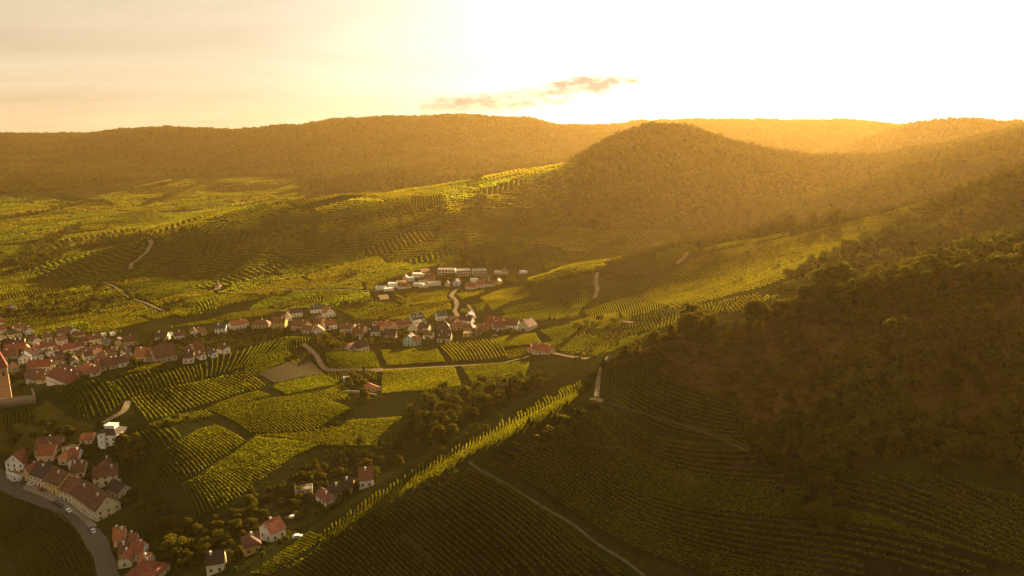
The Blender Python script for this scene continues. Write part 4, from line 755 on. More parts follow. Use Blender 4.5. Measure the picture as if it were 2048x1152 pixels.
D_=[ # x1,y1,x2,y2,depth,h,form,wall,roof,label
(-4,688,14,683,9,5.5,'g','cream','red','cream gabled house at the left picture edge above the dark hipped roof'),
(20,677,44,673,10,4,'h','cream','dark','low cream house under a wide dark hipped roof at the upper left of the village'),
(66,693,86,689,11,4.5,'g','white','brown','white gabled house standing alone beneath the striped vineyard'),
(12,702,49,698,12,4.5,'e','cream','dark','long house with a dark roof and three white chimneys',40,3),
(7,712,50,708,11,4.5,'e','peach','red','long bright red roofed house in front of the dark roof with three chimneys'),
(51,710,65,707,8,4.5,'h','peach','orange','small peach house with an orange pyramid roof'),
(38,732,64,727,10,6,'g','white','slate','white boxy house with a grey gable roof near the church spire'),
(64,723,88,716,9,4.2,'e','white','dark','white house with a dark roof and gable behind the long red roof'),
(96,714,111,711,10,4.2,'g','white','brown','small white gabled cottage left of the long pink house'),
(118,712,152,705,9,4.8,'e','pink','red','long pale pink house in the middle of the village'),
(84,704,113,700,10,4.5,'e','cream','rust','rust red roofed house behind the small white cottage'),
(151,704,170,701,9,4.8,'e','white','brown','white cottage with three dark windows right of the pink house'),
(180,691,205,686,9,5.2,'e','cream','brown','long two storey cream house with a row of windows below the vineyard'),
(160,693,178,690,8,4.4,'e','peach','brown','small peach house left of the long cream house'),
(207,697,223,693,8,4.5,'e','peach','slate','peach cottage with a grey roof'),
(230,696,245,694,10,5.2,'g','peach','dark','peach gable fronted house with wide dark windows'),
(163,714,206,707,9,3.2,'e','tan','rust','long low barn with a pinkish brown roof'),
(222,703,236,701,5,2.6,'f','cream','tan','small flat roofed pale hut below the peach gable'),
(149,679,171,675,8,3.6,'e','yellow','brown','low yellow house below the striped vineyard'),
(142,671,156,668,9,4.4,'g','white','slate','white gable at the top of the village by the vineyard rows'),
(114,675,142,671,9,4,'e','grey','brown','brown roofed barn beside the white gable at the top of the village'),
(205,674,213,672,4,2.5,'f','white','white','tiny white shed, the left of two below the green field'),
(222,672,231,670,4,2.4,'f','white','white','tiny white shed, the right of two below the green field'),
(248,695,276,690,10,5,'e','tan','brown','tan house with a broad brown roof at the right end of the upper village'),
(55,748,101,741,10,4.8,'e','white','red','long white house with a big red roof in the front of the village',42),
(101,741,113,737,9,4.6,'g','yellow','rust','yellow end house joined to the long white house'),
(106,732,124,728,8,4.6,'e','cream','rust','cream house with small windows behind the yellow cottage'),
(125,732,140,729,8,4.2,'e','cream','brown','brown roofed cream house beside a dark cypress'),
(115,745,131,742,8,3.4,'g','yellow','brown','bright yellow cottage in the front of the village'),
(146,738,160,735,12,6,'g','white','brown','tall white gabled house with many windows in the village centre'),
(190,736,215,731,11,4,'e','grey','rust','long rust roofed house with a pale grey wall near the mound'),
(150,753,176,749,11,3.4,'h','peach','orange','orange hipped roof, left one of a joined pair above the mound'),
(178,749,204,744,11,3.4,'h','peach','orange','orange hipped roof, right one of a joined pair above the mound'),
(94,772,132,770,11,4.6,'h','white','red','white house with five windows and a steep red hipped roof at the vineyard edge',46,1),
(53,769,74,766,9,3.6,'e','white','rust','low white house left of the steep red hipped roof'),
(74,769,89,766,8,3.2,'e','cream','rust','low cream outbuilding beside the steep red hipped roof'),
(132,765,150,759,8,3.2,'e','peach','brown','peach house behind the rows at the mound top'),
(180,755,200,750,8,3,'e','peach','rust','small peach outbuilding with a rust roof above the mound'),
(200,744,233,737,9,3.6,'e','tan','brown','dark brown roofed house low behind the mound'),
(219,738,236,735,7,3.6,'e','white','rust','house with a white end wall and rust roof behind the mound'),
(238,736,254,732,8,3.4,'e','white','brown','brown roofed white house touching the yellow vineyard cap'),
(-24,719,4,714,10,4.5,'e','cream','rust','rust roofed house at the left edge just right of the spire tip'),
(2,722,34,717,10,3.6,'e','tan','rust','wide rust roof directly behind the church tower'),
(22,746,38,742,8,3.4,'e','tan','brown','low brown roofed house right beside the church tower'),
(-12,669,14,665,9,4,'e','cream','red','red roofed house at the very top left of the village'),
(-14,654,8,651,9,4,'e','white','red','farmhouse with a red roof high on the left picture edge'),
(18,622,34,620,8,3.4,'g','white','rust','small white hut with a rust roof alone among the left fields'),
(311,685,334,683.5,9,5.6,'e','pink','dark','pinkish two storey house with a dark roof at the left end of the upper street'),
(337,673,346,671,4,2.6,'f','white','white','white flat garage behind the upper street houses'),
(349,681,370,678,8,4.4,'e','white','brown','low white house second from the left in the upper street'),
(383,677,396,675,9,6.2,'g','white','brown','white gable house with four windows in the upper street'),
(396,674,414,670,8,4,'e','peach','brown','peach wing joined to the white gable house in the upper street'),
(430,668,452,667,8,5.8,'e','white','slate','white house with a blue slate roof in the upper street'),
(464,661,498,654,9,4.6,'e','white','orange','long white house with an orange brown roof right of the slate roof'),
(503,658,538,656,9,4.2,'h','peach','rust','wide hipped house with an arched front in the upper street'),
(543,657,570,655,10,5.8,'e','yellow','rust','yellow two storey house with a rust roof in the upper street'),
(582,661,610,661,11,5,'e','peach','rust','large peach house with a sunlit gable at the end of the upper street'),
(566,643,584,641,9,4,'g','white','rust','small white gable above the yellow two storey house'),
(581,636,605,633,9,5.4,'e','white','dark','white house with a dark roof, the left of three above the street'),
(621,627,649,625,9,4.2,'e','white','slate','long white bungalow with a slate roof below the short vine rows'),
(651,636,671,632,10,4.8,'g','white','orange','white house with an orange roof, the right of three above the street'),
(268,724,302,723,12,4.2,'e','peach','orange','big orange red roof with a sunlit gable edge behind the mound'),
(312,727,355,720,13,4.2,'e','tan','brown','very large brown roof over a tan wall behind the yellow cap of the mound',48,1),
(303,724,315,721,10,4,'h','tan','brown','steep brown pyramid roof left of the very large brown roof',50,0),
(366,728,388,726,9,4.6,'e','pink','dark','pink house with a dark roof behind the mound'),
(372,715,391,712,8,4,'e','white','brown','white house under a brown roof above the pink house'),
(393,716,411,712,11,4,'e','tan','rust','tall steep rust roof right of the pink house',50),
(401,721,413,718,6,3,'g','white','brown','little white gable peeking over the mound, left one of two'),
(424,717,437,714,6,3,'g','white','slate','little white gable peeking over the mound, right one of two'),
(448,709,461,705,8,3.6,'g','white','brown','white house half hidden where the mound crest begins'),
(641,656,655,651,10,5.6,'g','yellow','orange','narrow yellow gable house with an orange roof'),
(626,658,641,657,10,4.6,'e','grey','brown','grey wooden barn beside the narrow yellow gable'),
(625,671,649,668,8,3.6,'g','white','orange','white and orange cottage near the track junction'),
(652,661,674,657,9,4.6,'e','white','red','red roofed house above the junction trees'),
(680,667,702,665,9,4.2,'e','white','rust','rust roofed house with two white gables in the village centre'),
(704,676,725,676,9,4.2,'e','cream','rust','cream house with a brick red roof over the garden vines'),
(726,669,736,666,10,5.4,'g','peach','rust','tall narrow peach gable between the brick red and the black roof'),
(736,673,760,672,9,4.6,'e','white','dark','white house with a nearly black roof over the garden vines',42,1,None,None,'house',None,1),
(780,666,796,661,11,5.8,'g','peach','orange','sunlit orange gable with a dark archway'),
(767,676,791,677,9,3.2,'e','tan','dark','dark brown roof in front of the orange gable',45),
(796,659,822,655,9,4.4,'e','tan','rust','long rust roof behind the orange gable'),
(815,666,838,668,12,4,'g','cream','brown','steep brown roof with one sunlit slope left of the mint house',48),
(826,649,850,646,10,5.2,'e','mint','slate','grey green house with a row of small dormers on its slate roof',42,1,None,None,'house',None,4),
(834,665,856,665,9,4.6,'e','cream','dark','dark roofed house with a cream gable'),
(806,692,829,692,10,5.4,'g','mint','rust','mint green house with a rounded gable at the vineyard edge',38),
(829,692,843,689,8,4.4,'e','mint','orange','mint green wing with an orange roof'),
(717,705,739,704,10,4.8,'h','cream','dark','pale house under a steep dark pyramid roof standing in the vineyard',52),
(701,702,716,702,7,3,'e','white','red','low white annex with a red roof beside the dark pyramid roof'),
(874,685,901,684,10,3.8,'e','cream','dark','cream house with a tall dark roof and roof windows above the striped field',50,1,None,None,'house',None,2),
(876,668,902,667,11,3.8,'h','cream','dark','dark pyramid roof behind the tall dark roof',48),
(874,642,895,640,10,4.8,'e','white','slate','white house with a slate roof beside the road to the hamlet'),
(889,656,906,655,9,4.4,'e','white','brown','white house with a row of windows below the road'),
(907,654,921,650,10,4.6,'g','cream','brown','cream gable next to the white house below the road'),
(921,650,942,650,10,4.6,'e','white','dark','white gabled house with a broad dark roof near the road end'),
(907,662,926,659,8,3.6,'e','peach','orange','low peach house with a terracotta roof'),
(926,664,946,664,9,3.8,'h','tan','rust','dark red hipped house left of the big farm'),
(953,665,975,664,9,3.4,'e','tan','red','low dark red barn roof of the big farm'),
(970,658,1000,659,14,4.8,'e','cream','red','biggest bright red roof of the farm'),
(988,664,1012,661,10,4,'e','white','red','red roofed white barn with glinting tiles in the farm'),
(1009,661,1034,660,12,5,'e','white','brown','long farm building with a white gable and brown roof',38,0),
(1035,663,1058,663,13,5,'g','cream','red','cream gable house at the right end of the farm with dark balcony'),
(926,674,946,673,7,3,'f','yellow','tan','flat yellow green garden building below the farm'),
(1063,709,1097,710,9,3.6,'e','cream','red','lone house with two white chimneys on the path below the farm',40,2),
(1054,705,1066,705,6,2.8,'h','peach','orange','little orange roofed annex of the lone house on the path'),
(728,780,747,784,6,2.6,'e','tan','orange','small orange roofed hut in the walled orchard',24,0),
(686,763,697,763,4,2.6,'f','white','white','small white shed at the left corner of the walled orchard'),
(430,575,438,575.5,5,3,'h','cream','rust','tiny hut with a rust roof on the terrace above the plain'),
(128,757,147,753,8,3.2,'e','tan','brown','low brown roof with a tall thin chimney right of the steep red hipped roof'),
(66,704,84,702,8,3.6,'h','peach','orange','small orange hipped roof left of the rust roof behind the white cottage'),
(152,717,164,715,7,3.2,'e','cream','brown','tiny cream cottage in front of the long pinkish barn'),
(253,728,266,725,7,3.2,'e','grey','brown','grey walled shed left of the big orange red roof'),
(50,758,88,753,8,3,'e','tan','rust','long rust roof in the yard between the two front rows of the village'),
(170,722,188,719,8,4.2,'e','white','brown','white house with a brown roof below the long low barn'),
(190,718,208,714,8,4,'e','cream','rust','cream house with a rust roof at the right end of the long low barn'),
(112,720,128,717,7,3.6,'e','white','dark','dark roofed outbuilding beside the long pale pink house'),
(214,715,234,711,8,3.8,'e','tan','brown','tan farm building at the edge of the bushes behind the mound'),
(30,664,48,661,8,3.8,'e','peach','rust','peach house at the foot of the hedge in the upper left'),
(52,670,68,667,8,4,'g','white','rust','white gable with a rust roof beneath the hedge in the upper left'),
(88,684,106,681,8,4,'e','cream','brown','cream cottage among trees below the brown barn'),
(116,690,136,686,8,4,'e','white','rust','white cottage among trees right of the lone white gable'),
(-6,742,-2,741,5,4,'f','tan','tan','small stone hut behind the church tower'),
(250,715,264,712,8,3.8,'e','white','dark','white house with a dark roof on the lane behind the orange red roof'),
(604,668,622,668,8,4,'e','cream','brown','cream house below the large peach house'),
(700,668,716,667,8,4.2,'g','white','rust','white gable crowded behind the brick red roof'),
(846,678,864,678,8,3.6,'e','white','rust','white house beside the mint green wing'),
(750,662,768,660,9,4.2,'e','peach','red','red roof behind the nearly black roof'),
(930,640,944,640,8,4.2,'g','white','slate','white gable with a slate roof at the top of the middle village'),
(944,672,962,671,7,3,'e','tan','brown','brown shed in the yard below the red farm roofs'),
# street in front
(14,951,48,939,26,6.2,'g','white','red','white gabled house with a large red roof at the left end of the street'),
(14,957,40,964,12,4,'f','white','tan','flat white garage with dark doors beside the large red roof'),
(50,961,61,968,14,6.6,'g','peach','rust','narrow peach house with a curved gable facing the street',44),
(62,968,90,979,12,6.4,'e','pink','dark','pale pink terraced house with tall windows on the street'),
(90,979,121,996,12,6.4,'e','yellow','brown','yellow terraced house with a row of windows on the street'),
(121,996,145,1010,12,6,'e','cream','brown','terraced house overgrown with green creeper on the street'),
(145,1010,194,1044,12,6.4,'e','cream','brown','long cream terraced house with a big end gable and chimneys on the street',44,2),
(75,930,107,922,10,5,'e','peach','red','red roofed house behind the pale pink terraced house'),
(117,930,137,932,9,5,'h','peach','orange','orange red hipped roof in the courtyards behind the street'),
(139,932,157,929,9,4.6,'e','white','red','red roofed house right of the orange hipped roof'),
(137,941,156,935,6,4.6,'g','white','brown','small white round gable in the courtyards'),
(143,959,169,953,10,3.8,'e','cream','brown','courtyard house with a mossy brown roof and two chimneys',42,2),
(70,917,120,903,12,3.8,'e','tan','brown','long dark brown barn roof at the top of the courtyards'),
(124,908,154,906,11,3,'f','tan','tan','flat tan roofed shed above the courtyards'),
(160,890,184,887,8,3,'e','peach','orange','orange roofed shed beside the white villa',30,0),
(188,980,236,960,10,5.4,'e','cream','brown','cream L shaped house at the foot of the vineyard behind the street'),
(214,988,238,1002,8,4.2,'e','cream','dark','cream cottage with a dark roof between the street and the vineyard'),
(197,944,218,941,9,3.4,'h','tan','brown','small brown hipped roof below the villa garden'),
(237,1138,263,1134,15,3.6,'g','cream','red','house with a white gable and a long red brown roof beside the road bend'),
(270,1124,286,1121,8,3.8,'e','white','red','small white house with a red roof right of the road bend'),
(246,1180,302,1176,13,4,'h','cream','red','red hipped roof cut off by the bottom of the picture'),
(258,1104,274,1099,8,3.6,'e','white','rust','white house with a rust roof in the second row at the road bend'),
(238,1122,256,1117,8,3.4,'e','peach','brown','brown roofed peach house squeezed between the two red roofs at the road bend'),
(276,1150,296,1146,9,3.6,'e','cream','orange','cream house with an orange roof above the red hipped roof at the bottom edge'),
(228,1096,250,1089,9,3.6,'e','peach','orange','orange brown roof with tall white chimneys above the road bend',42,2),
(414,1154,448,1140,8,4.6,'e','cream','dark','cream house with a dark green roof on the bottom slope of the ravine'),
(490,1115,522,1101,9,3.8,'h','ochre','brown','ochre house with a brown hipped roof in the ravine'),
(543,1085,572,1073,9,4.4,'e','white','red','white house with a red roof and a front gable in the ravine'),
(719,980,746,971,9,4.4,'e','white','rust','tall white gabled house at the upper end of the ravine',46),
(657,1001,684,994,7,3.4,'e','yellow','dark','yellow house with a dark roof in the ravine'),
(686,990,704,986,8,3.6,'e','yellow','dark','dark roofed annex between the yellow house and the tall white house'),
(632,1000,656,1016,6,2.8,'e','white','rust','low white outbuilding with a rust roof in front of the yellow house'),
(590,992,625,986,5,2.6,'f','grey','tan','open grey shed left of the yellow house in the ravine'),
]
HAM=[(751,581,771,580,9,3.4,'f','white','slate','dark roofed white bungalow at the left end of the hamlet'),(769,583,788,581.5,8,3,'f','white','white','lowest white flat roofed bungalow of the hamlet'),(776,575,795,575,9,5,'f','white','white','white two storey cube left of the ochre house'),(791.5,572,809,572,9,5.4,'f','ochre','tan','ochre cube house in the hamlet'),(805,563,815,563,9,5,'g','peach','orange','peach gabled house behind the ochre cube'),(815,563,829,562,9,4.6,'f','blue','white','pale blue cube house in the hamlet'),(824,555,841,555.5,10,5,'f','white','white','white cube house at the top left of the hamlet'),(842,554,850,556,8,4,'f','cream','white','small cream cube right of the top left white cube'),(849,562,870,562,10,4.6,'e','ochre','brown','ochre house with a brown gable roof in the hamlet'),(837,569,856,569,8,4.2,'f','cream','tan','cream flat roofed house in the middle of the hamlet'),(826,573,846,574.5,8,4,'f','white','white','long white flat roofed house in the lower middle of the hamlet'),(856,572.5,882,571,9,4.2,'f','white','tan','long pale flat roofed house at the right of the cube group'),(840,576,857,575,6,2.8,'f','cream','white','low cream garage below the cube houses'),(797,578,812,577,8,3.2,'e','white','rust','low rust roofed house at the lower edge of the hamlet'),(813,577,823,576,8,3.2,'g','peach','rust','small peach gable at the lower edge of the hamlet'),(890,573,899,573,8,4,'g','cream','rust','narrow cream gable beside the hamlet road'),(905.6,572,917.4,572,10,5,'g','blue','rust','pale blue white gable house at the road mouth'),(930,579,950,579,9,4,'e','cream','red','cream house with a red roof, leftmost of the lower row'),(951,576,966.6,575.5,9,4.4,'e','white','red','white house with a red roof in the middle of the lower row'),(968,574,988.4,572.5,9,3.8,'e','cream','brown','cream house with a brown roof, right of the lower row'),(990,570,999,569.5,8,4.4,'g','yellow','rust','yellow gable at the right tip of the lower row'),(943,566,957,564,8,4,'f','white','white','white flat house above the lower row'),(965,561,976,561,8,3.8,'e','tan','brown','small brown house below the third apartment block'),(988,547,1003,548.5,7,3,'f','cream','white','long pale wall like shed right of the apartment blocks'),(1003,548.5,1017,548.5,8,3.6,'h','cream','tan','pale hipped house right of the apartment blocks'),(1038,547,1049,547.5,7,3,'f','white','white','lone white box house at the far right of the hamlet'),(842,545,859,543,7,3,'f','peach','tan','peach flat roofed house above the white cubes')]
for e in D_: building(*e)
for e in HAM: building(*e)
def apartments(x1,y1,x2,y2,label):
    o=building(x1,y1,x2,y2,11,7.2,'f','white','tan',label,win=0,name='apartment_block',cat='apartment block',group='apartment blocks above the hamlet')
    a,b=hit([x1,x2],[y1,y2]); L=math.hypot(*(b-a)[:2]); n=5
    for s in range(2):
        for k in range(n):
            x=-L/2+L*(k+.5)/n; bm=MB(); w=L/n*.36; bm.box(x-w,-5.56,.5+s*3.5,x+w,-5.48,2.9+s*3.5); link('window',bm.mesh('window',GLASS),o)
        bm=MB(); bm.box(-L/2,-6.9,s*3.5+.05,L/2,-5.52,s*3.5+.25); bm.box(-L/2,-6.9,s*3.5+.25,L/2,-6.8,s*3.5+.9); link('balcony',bm.mesh('balcony',WALLS['pink']),o)
apartments(876,550,909.5,549.5,'left of three white apartment blocks above the hamlet, the longest one'); apartments(915,551.5,941.5,551,'middle one of three white apartment blocks above the hamlet'); apartments(947,551.5,973.6,551,'right of three white apartment blocks above the hamlet')
def villa():
    o=building(197,895,234,889,11,7,'h','white','dark','white villa with a small tower and dark mansard roof on the vineyard slope',34,0,win=2,name='villa',cat='villa')
    a,b=hit([197,234],[895,889]); L=math.hypot(*(b-a)[:2]); t=MB(); t.box(-L*.30,-7.2,-1,-L*.30+3,-5.52,8.6); link('tower',t.mesh('tower',WALLS['white']),o)
    c=MB(); c.prism([(-L*.30-.3,-7.5,8.6),(-L*.30+3.3,-7.5,8.6),(-L*.30+1.5,-7.5,10.2)],[(-L*.30-.3,-4.5,8.6),(-L*.30+3.3,-4.5,8.6),(-L*.30+1.5,-4.5,10.2)]); link('tower_roof',c.mesh('tower_roof',ROOFS['dark']),o)
    p=MB(); p.box(-3,-2.2,9.2,3,2.2,11.2); p.box(-3.3,-2.5,11.2,3.3,2.5,11.35); link('roof_terrace',p.mesh('roof_terrace',WALLS['white']),o)
    for k in (-1.2,1.2): link('window',WIN['s'],o,loc=(-L*.30+1.5,-7.2,4.4+k*1.4))
    bl=MB(); bl.box(L*.12,-7.0,3.0,L*.48,-5.52,3.2); bl.box(L*.12,-7.0,3.2,L*.48,-6.9,4.1); link('balcony',bl.mesh('balcony',WALLS['white']),o)
villa()
def church():
    a=hit([0],[806])[0]; z=float(a[2])-2; x,y=float(a[0]),float(a[1])+4; o=link('church',None,label='stone church with a tall red tiled spire cut off by the left picture edge',cat='church',loc=(x,y,z),rz=R(36))
    h=4.6; top=float(ray(0,733)[1])*y-z; apex=float(ray(0,688)[1])*y-z; st=material('church_stone',plaster((.40,.26,.14)))
    t=MB(); t.box(-h,-h,-4,h,h,top); t.box(-h-.25,-h-.25,top-1,h+.25,h+.25,top-.5); t.box(-h-.2,-h-.2,top*.5,h+.2,h+.2,top*.5+.4); tw=link('tower',t.mesh('tower',st),o)
    s=MB(); e=h+.5; E=[(-e,-e,top),(e,-e,top),(e,e,top),(-e,e,top)]; A=(0,0,apex); s.poly(E[::-1]); [s.poly([E[i],E[(i+1)%4],A]) for i in range(4)]; sp=link('spire',s.mesh('spire',ROOFS['red']),tw)
    for sx,sy in ((-1,0),(1,0),(0,-1),(0,1)):
        g=MB(); k=3.2; P=lambda u,w,q:(u,-w,q) if sy==-1 else (-u,w,q) if sy==1 else (w,u,q) if sx==1 else (-w,-u,q)
        g.prism([P(-1.3,h*.92,top),P(1.3,h*.92,top),P(1.3,h*.92,top+2.2),P(0,h*.92,top+4.6),P(-1.3,h*.92,top+2.2)],[P(-1.3,h*.3,top),P(1.3,h*.3,top),P(1.3,h*.3,top+2.2),P(0,h*.3,top+4.6),P(-1.3,h*.3,top+2.2)]); link('spire_dormer',g.mesh('spire_dormer',st),sp)
    ow=MB(); ow.box(-.55,-.06,0,.55,.05,2.4); ow.prism([(-.55,-.06,2.4),(.55,-.06,2.4),(0,-.06,3.4)],[(-.55,.05,2.4),(.55,.05,2.4),(0,.05,3.4)]); om=ow.mesh('belfry_window',GLASS)
    for u in (-2.2,2.2):
        link('belfry_window',om,tw,loc=(u,-h,top-6)); link('belfry_window',om,tw,loc=(h,u,top-6),rz=math.pi/2)
    n=MB(); sec=[(-14.5,-4),(-3.5,-4),(-3.5,7.5),(-9,15),(-14.5,7.5)]; n.prism([(p,-24,q) for p,q in sec],[(p,-h-.02,q) for p,q in sec]); link('nave_wall',n.mesh('nave_wall',WALLS['cream']),o)
    rf=MB()
    for s_ in (-1,1):
        q=[(-9,15.03),(-9+s_*6.2,6.55),(-9+s_*6.2,6.85),(-9,15.35)]; q=q if s_<0 else q[::-1]; rf.prism([(p,-24.6,w) for p,w in q],[(p,-h-.05,w) for p,w in q])
    link('nave_roof',rf.mesh('nave_roof',ROOFS['red']),o)
    for k in range(4):
        b=MB(); yy=-22+k*4.8; b.prism([(-3.48,yy,-4),(-1.4,yy,-4),(-1.8,yy,3.5),(-3.48,yy,6)],[(-3.48,yy+1,-4),(-1.4,yy+1,-4),(-1.8,yy+1,3.5),(-3.48,yy+1,6)]); link('buttress',b.mesh('buttress',st),o)
church()
# ---- roads, tracks, walls, cars
def surf(c,c2,sc=.6):
    def b(t): t=T(t); p=t.n('ShaderNodeNewGeometry').outputs['Position']; n=t.noise(sc,6,.7,p); n2=t.noise(sc*7,3,.6,p); t.out(t.n('ShaderNodeBsdfDiffuse',{'Color':t.mix(t.ramp(t.math('MULTIPLY_ADD',n2,.4,t.math('MULTIPLY',n,.6)),.35,.65),c4(c),c4(c2))}).outputs[0])
    return b
TRACK=material('track_gravel',surf((.26,.195,.115),(.12,.09,.045),.35)); STREET=material('street_asphalt',surf((.075,.062,.05),(.11,.09,.065),.3)); EARTH=material('bare_earth',surf((.055,.042,.022),(.035,.03,.014),.25)); FARM=material('grassy_track',surf((.14,.11,.06),(.045,.04,.014),.5))
STONE=material('dry_stone',surf((.30,.24,.16),(.16,.125,.08),1.6))
def strip(name,px,w,mat,lift=.16,kind='structure',label=None,cat=None):
    g=ground_line(px,60); L=plen(g); n=max(6,int(L/1.6)); g=dens(g,n); k=np.ones(5)/5; gs=np.stack([np.convolve(np.pad(g[:,i],2,'edge'),k,'valid') for i in (0,1)],-1)
    d=np.gradient(gs,axis=0); d/=np.hypot(d[:,0],d[:,1])[:,None]+1e-9; nr=np.stack([-d[:,1],d[:,0]],-1); r=np.random.default_rng(len(px)*7+int(px[0][0]))
    ww=w*(1+.10*np.convolve(r.standard_normal(n+8),np.ones(9)/9,'valid')*2); C=[]
    for o in np.linspace(-.5,.5,5): q=gs+nr*(o*ww)[:,None]; C.append(np.c_[q,H(*q.T)+lift+.0006*q[:,1]])
    V=np.stack(C,1); i=np.arange(n*5).reshape(n,5); f=np.stack([i[:-1,:-1],i[:-1,1:],i[1:,1:],i[1:,:-1]],-1).reshape(-1,4)
    return link(name,mesh_np(name,V.reshape(-1,3),f,4,mat,True),kind=kind,label=label,cat=cat)
for px,w in TRACKS:
    strip('track',px,w*.78,FARM if w<2 else TRACK)
strip('street',[(-40,948),(0,962),(60,985),(115,1011),(150,1036),(180,1066),(200,1096),(212,1130),(220,1170)],8.5,STREET,.12)
strip('pavement',[(48,972),(92,990),(122,1006),(160,1030),(190,1056)],3.0,material('pavement_slabs',surf((.24,.20,.15),(.17,.145,.11),.8)),.26)
strip('fallow_field',[(528,757),(590,741),(633,731)],22,EARTH,.1)
for px in ([(1225,905),(1290,920),(1340,935)],[(1380,850),(1460,880),(1505,900)],[(1800,970),(1900,1000),(2040,1050)],[(800,1068),(835,1095),(872,1126)],[(1560,1040),(1640,1070)]):
    strip('bare_bank',px,1.1,EARTH,.2)
def wall(px,h,label,th=.7):
    g=dens(ground_line(px,40),max(4,int(plen(ground_line(px,40))/3))); d=np.gradient(g,axis=0); d/=np.hypot(d[:,0],d[:,1])[:,None]; nr=np.stack([-d[:,1],d[:,0]],-1)*th/2; z=H(*g.T); zt=np.convolve(np.pad(z,4,'edge'),np.ones(9)/9,'valid')+h
    A,Bq=g-nr,g+nr; V=np.stack([np.c_[A,z-1],np.c_[A,zt],np.c_[Bq,zt],np.c_[Bq,z-1]],1); n=len(g); i=np.arange(n*4).reshape(n,4); f=[(i[k,j],i[k,(j+1)%4],i[k+1,(j+1)%4],i[k+1,j]) for k in range(n-1) for j in range(4)]+[tuple(i[0][::-1]),tuple(i[-1])]
    link('stone_wall',mesh_np('stone_wall',V.reshape(-1,3),f,4,STONE),label=label,cat='wall')
wall([(-10,818),(30,813),(72,807)],6.5,'tall brown stone retaining wall below the church'); wall([(72,807),(66,795)],6.5,'short return of the retaining wall ending in a sunlit corner')
wall([(680,787),(720,788),(752,792)],1.8,'low stone wall along the front of the orchard garden'); wall([(1140,500),(1180,502)],1.5,'pale stone wall in the terraces under the wooded dome')
def car_meshes(col):
    b=MB(); sec=[(-2.1,.35),(2.1,.35),(2.15,.75),(1.15,.9),(.55,1.42),(-1.15,1.45),(-1.95,.95),(-2.15,.8)]
    b.prism([(x,-.85,z) for x,z in sec][::-1],[(x,.85,z) for x,z in sec][::-1]); body=b.mesh('body',material('car_paint',flat(col,.3,.6)))
    g=MB(); 
    for s in (-1,1): y=s*.853; q=[(-1.55,y,.95),(1.0,y,.93),(.5,y,1.34),(-1.1,y,1.36)]; g.prism(q,[(x,y+s*.01,z) for x,_,z in q])
    g.prism([(1.17,-.7,.93),(1.17,.7,.93),(.6,.7,1.38),(.6,-.7,1.38)],[(1.2,-.7,.95),(1.2,.7,.95),(.63,.7,1.40),(.63,-.7,1.40)]); return body,g.mesh('glazing',GLASS)
wh=MB(); wh.prism([(.32*math.cos(a*math.pi/6),-.1,.32+.32*math.sin(a*math.pi/6)) for a in range(12)],[(.32*math.cos(a*math.pi/6),.1,.32+.32*math.sin(a*math.pi/6)) for a in range(12)]); WHEEL=wh.mesh('wheel',material('tyre',flat((.02,.02,.02))))
CARS={k:car_meshes(c) for k,c in dict(white=(.75,.74,.72),dark=(.03,.03,.035),red=(.3,.05,.04),silver=(.4,.4,.4),green=(.35,.42,.36)).items()}
for px,py,q,k,lab in ((27,963,(40,967),'white','white car parked in front of the flat garage'),(60,971.5,(75,978),'white','white hatchback parked below the pink terraced house'),(84,982,(100,989),'red','reddish car parked at the yellow terraced house'),(46,967,(60,973),'dark','dark car in front of the narrow peach house'),(122,999,(135,1006),'green','pale green car by the creeper covered house'),(113,1008,(125,1015),'dark','black car parked on the road side, upper of two'),(121,1013,(132,1020),'dark','black car parked on the road side, lower of two'),(138,1024,(148,1031),'white','white car at the road side with a dark windscreen'),(187,1065,(193,1074),'silver','silver car parked near the road bend'),(181,1059,(187,1067),'dark','dark car parked behind the silver car near the road bend'),(586,1037,(592,1035),'white','white car in the ravine garden above the red roofed house'),(595,1076,(601,1073),'white','white car on the drive beside the red roofed ravine house'),(990,673,(999,672),'white','white van parked in the farm yard')):
    p,q2=hit([px,q[0]],[py,q[1]]); yaw=math.atan2(*(q2-p)[[1,0]]); o=link('parked_car',None,label=lab,cat='car',group='cars parked in the valley',loc=(p[0],p[1],p[2]+.25),rz=yaw)
    link('body',CARS[k][0],o); link('glazing',CARS[k][1],o)
    for x in (-1.3,1.35):
        for y in (-.8,.8): link('wheel',WHEEL,o,loc=(x,y,0))
# ---- single trees
HX=np.array(HOUSES_AT)
def trees(poly,n,kinds,h,label,group,seed):
    r=np.random.default_rng(seed); poly=np.asarray(poly,float); lo,hi=poly.min(0),poly.max(0); k=0; tries=0; got=[]
    while k<n and tries<n*60:
        tries+=1; q=r.uniform(lo,hi)
        if not inpoly(q[0],q[1],poly): continue
        p=hit([q[0]],[q[1]])[0]; hh=h*r.uniform(.75,1.25)
        if len(HX) and (np.hypot(HX[:,0]-p[0],HX[:,1]-p[1])-HX[:,2]*.85).min()<hh*.22: continue
        if any(math.hypot(p[0]-g[0],p[1]-g[1])<hh*.33 for g in got): continue
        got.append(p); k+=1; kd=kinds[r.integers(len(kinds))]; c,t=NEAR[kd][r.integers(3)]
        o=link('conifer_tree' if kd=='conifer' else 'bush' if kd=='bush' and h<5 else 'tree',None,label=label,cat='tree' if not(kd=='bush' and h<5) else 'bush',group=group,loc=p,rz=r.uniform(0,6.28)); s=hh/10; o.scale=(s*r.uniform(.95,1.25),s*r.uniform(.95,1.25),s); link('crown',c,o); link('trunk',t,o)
RB=('round','round','bush','tall')
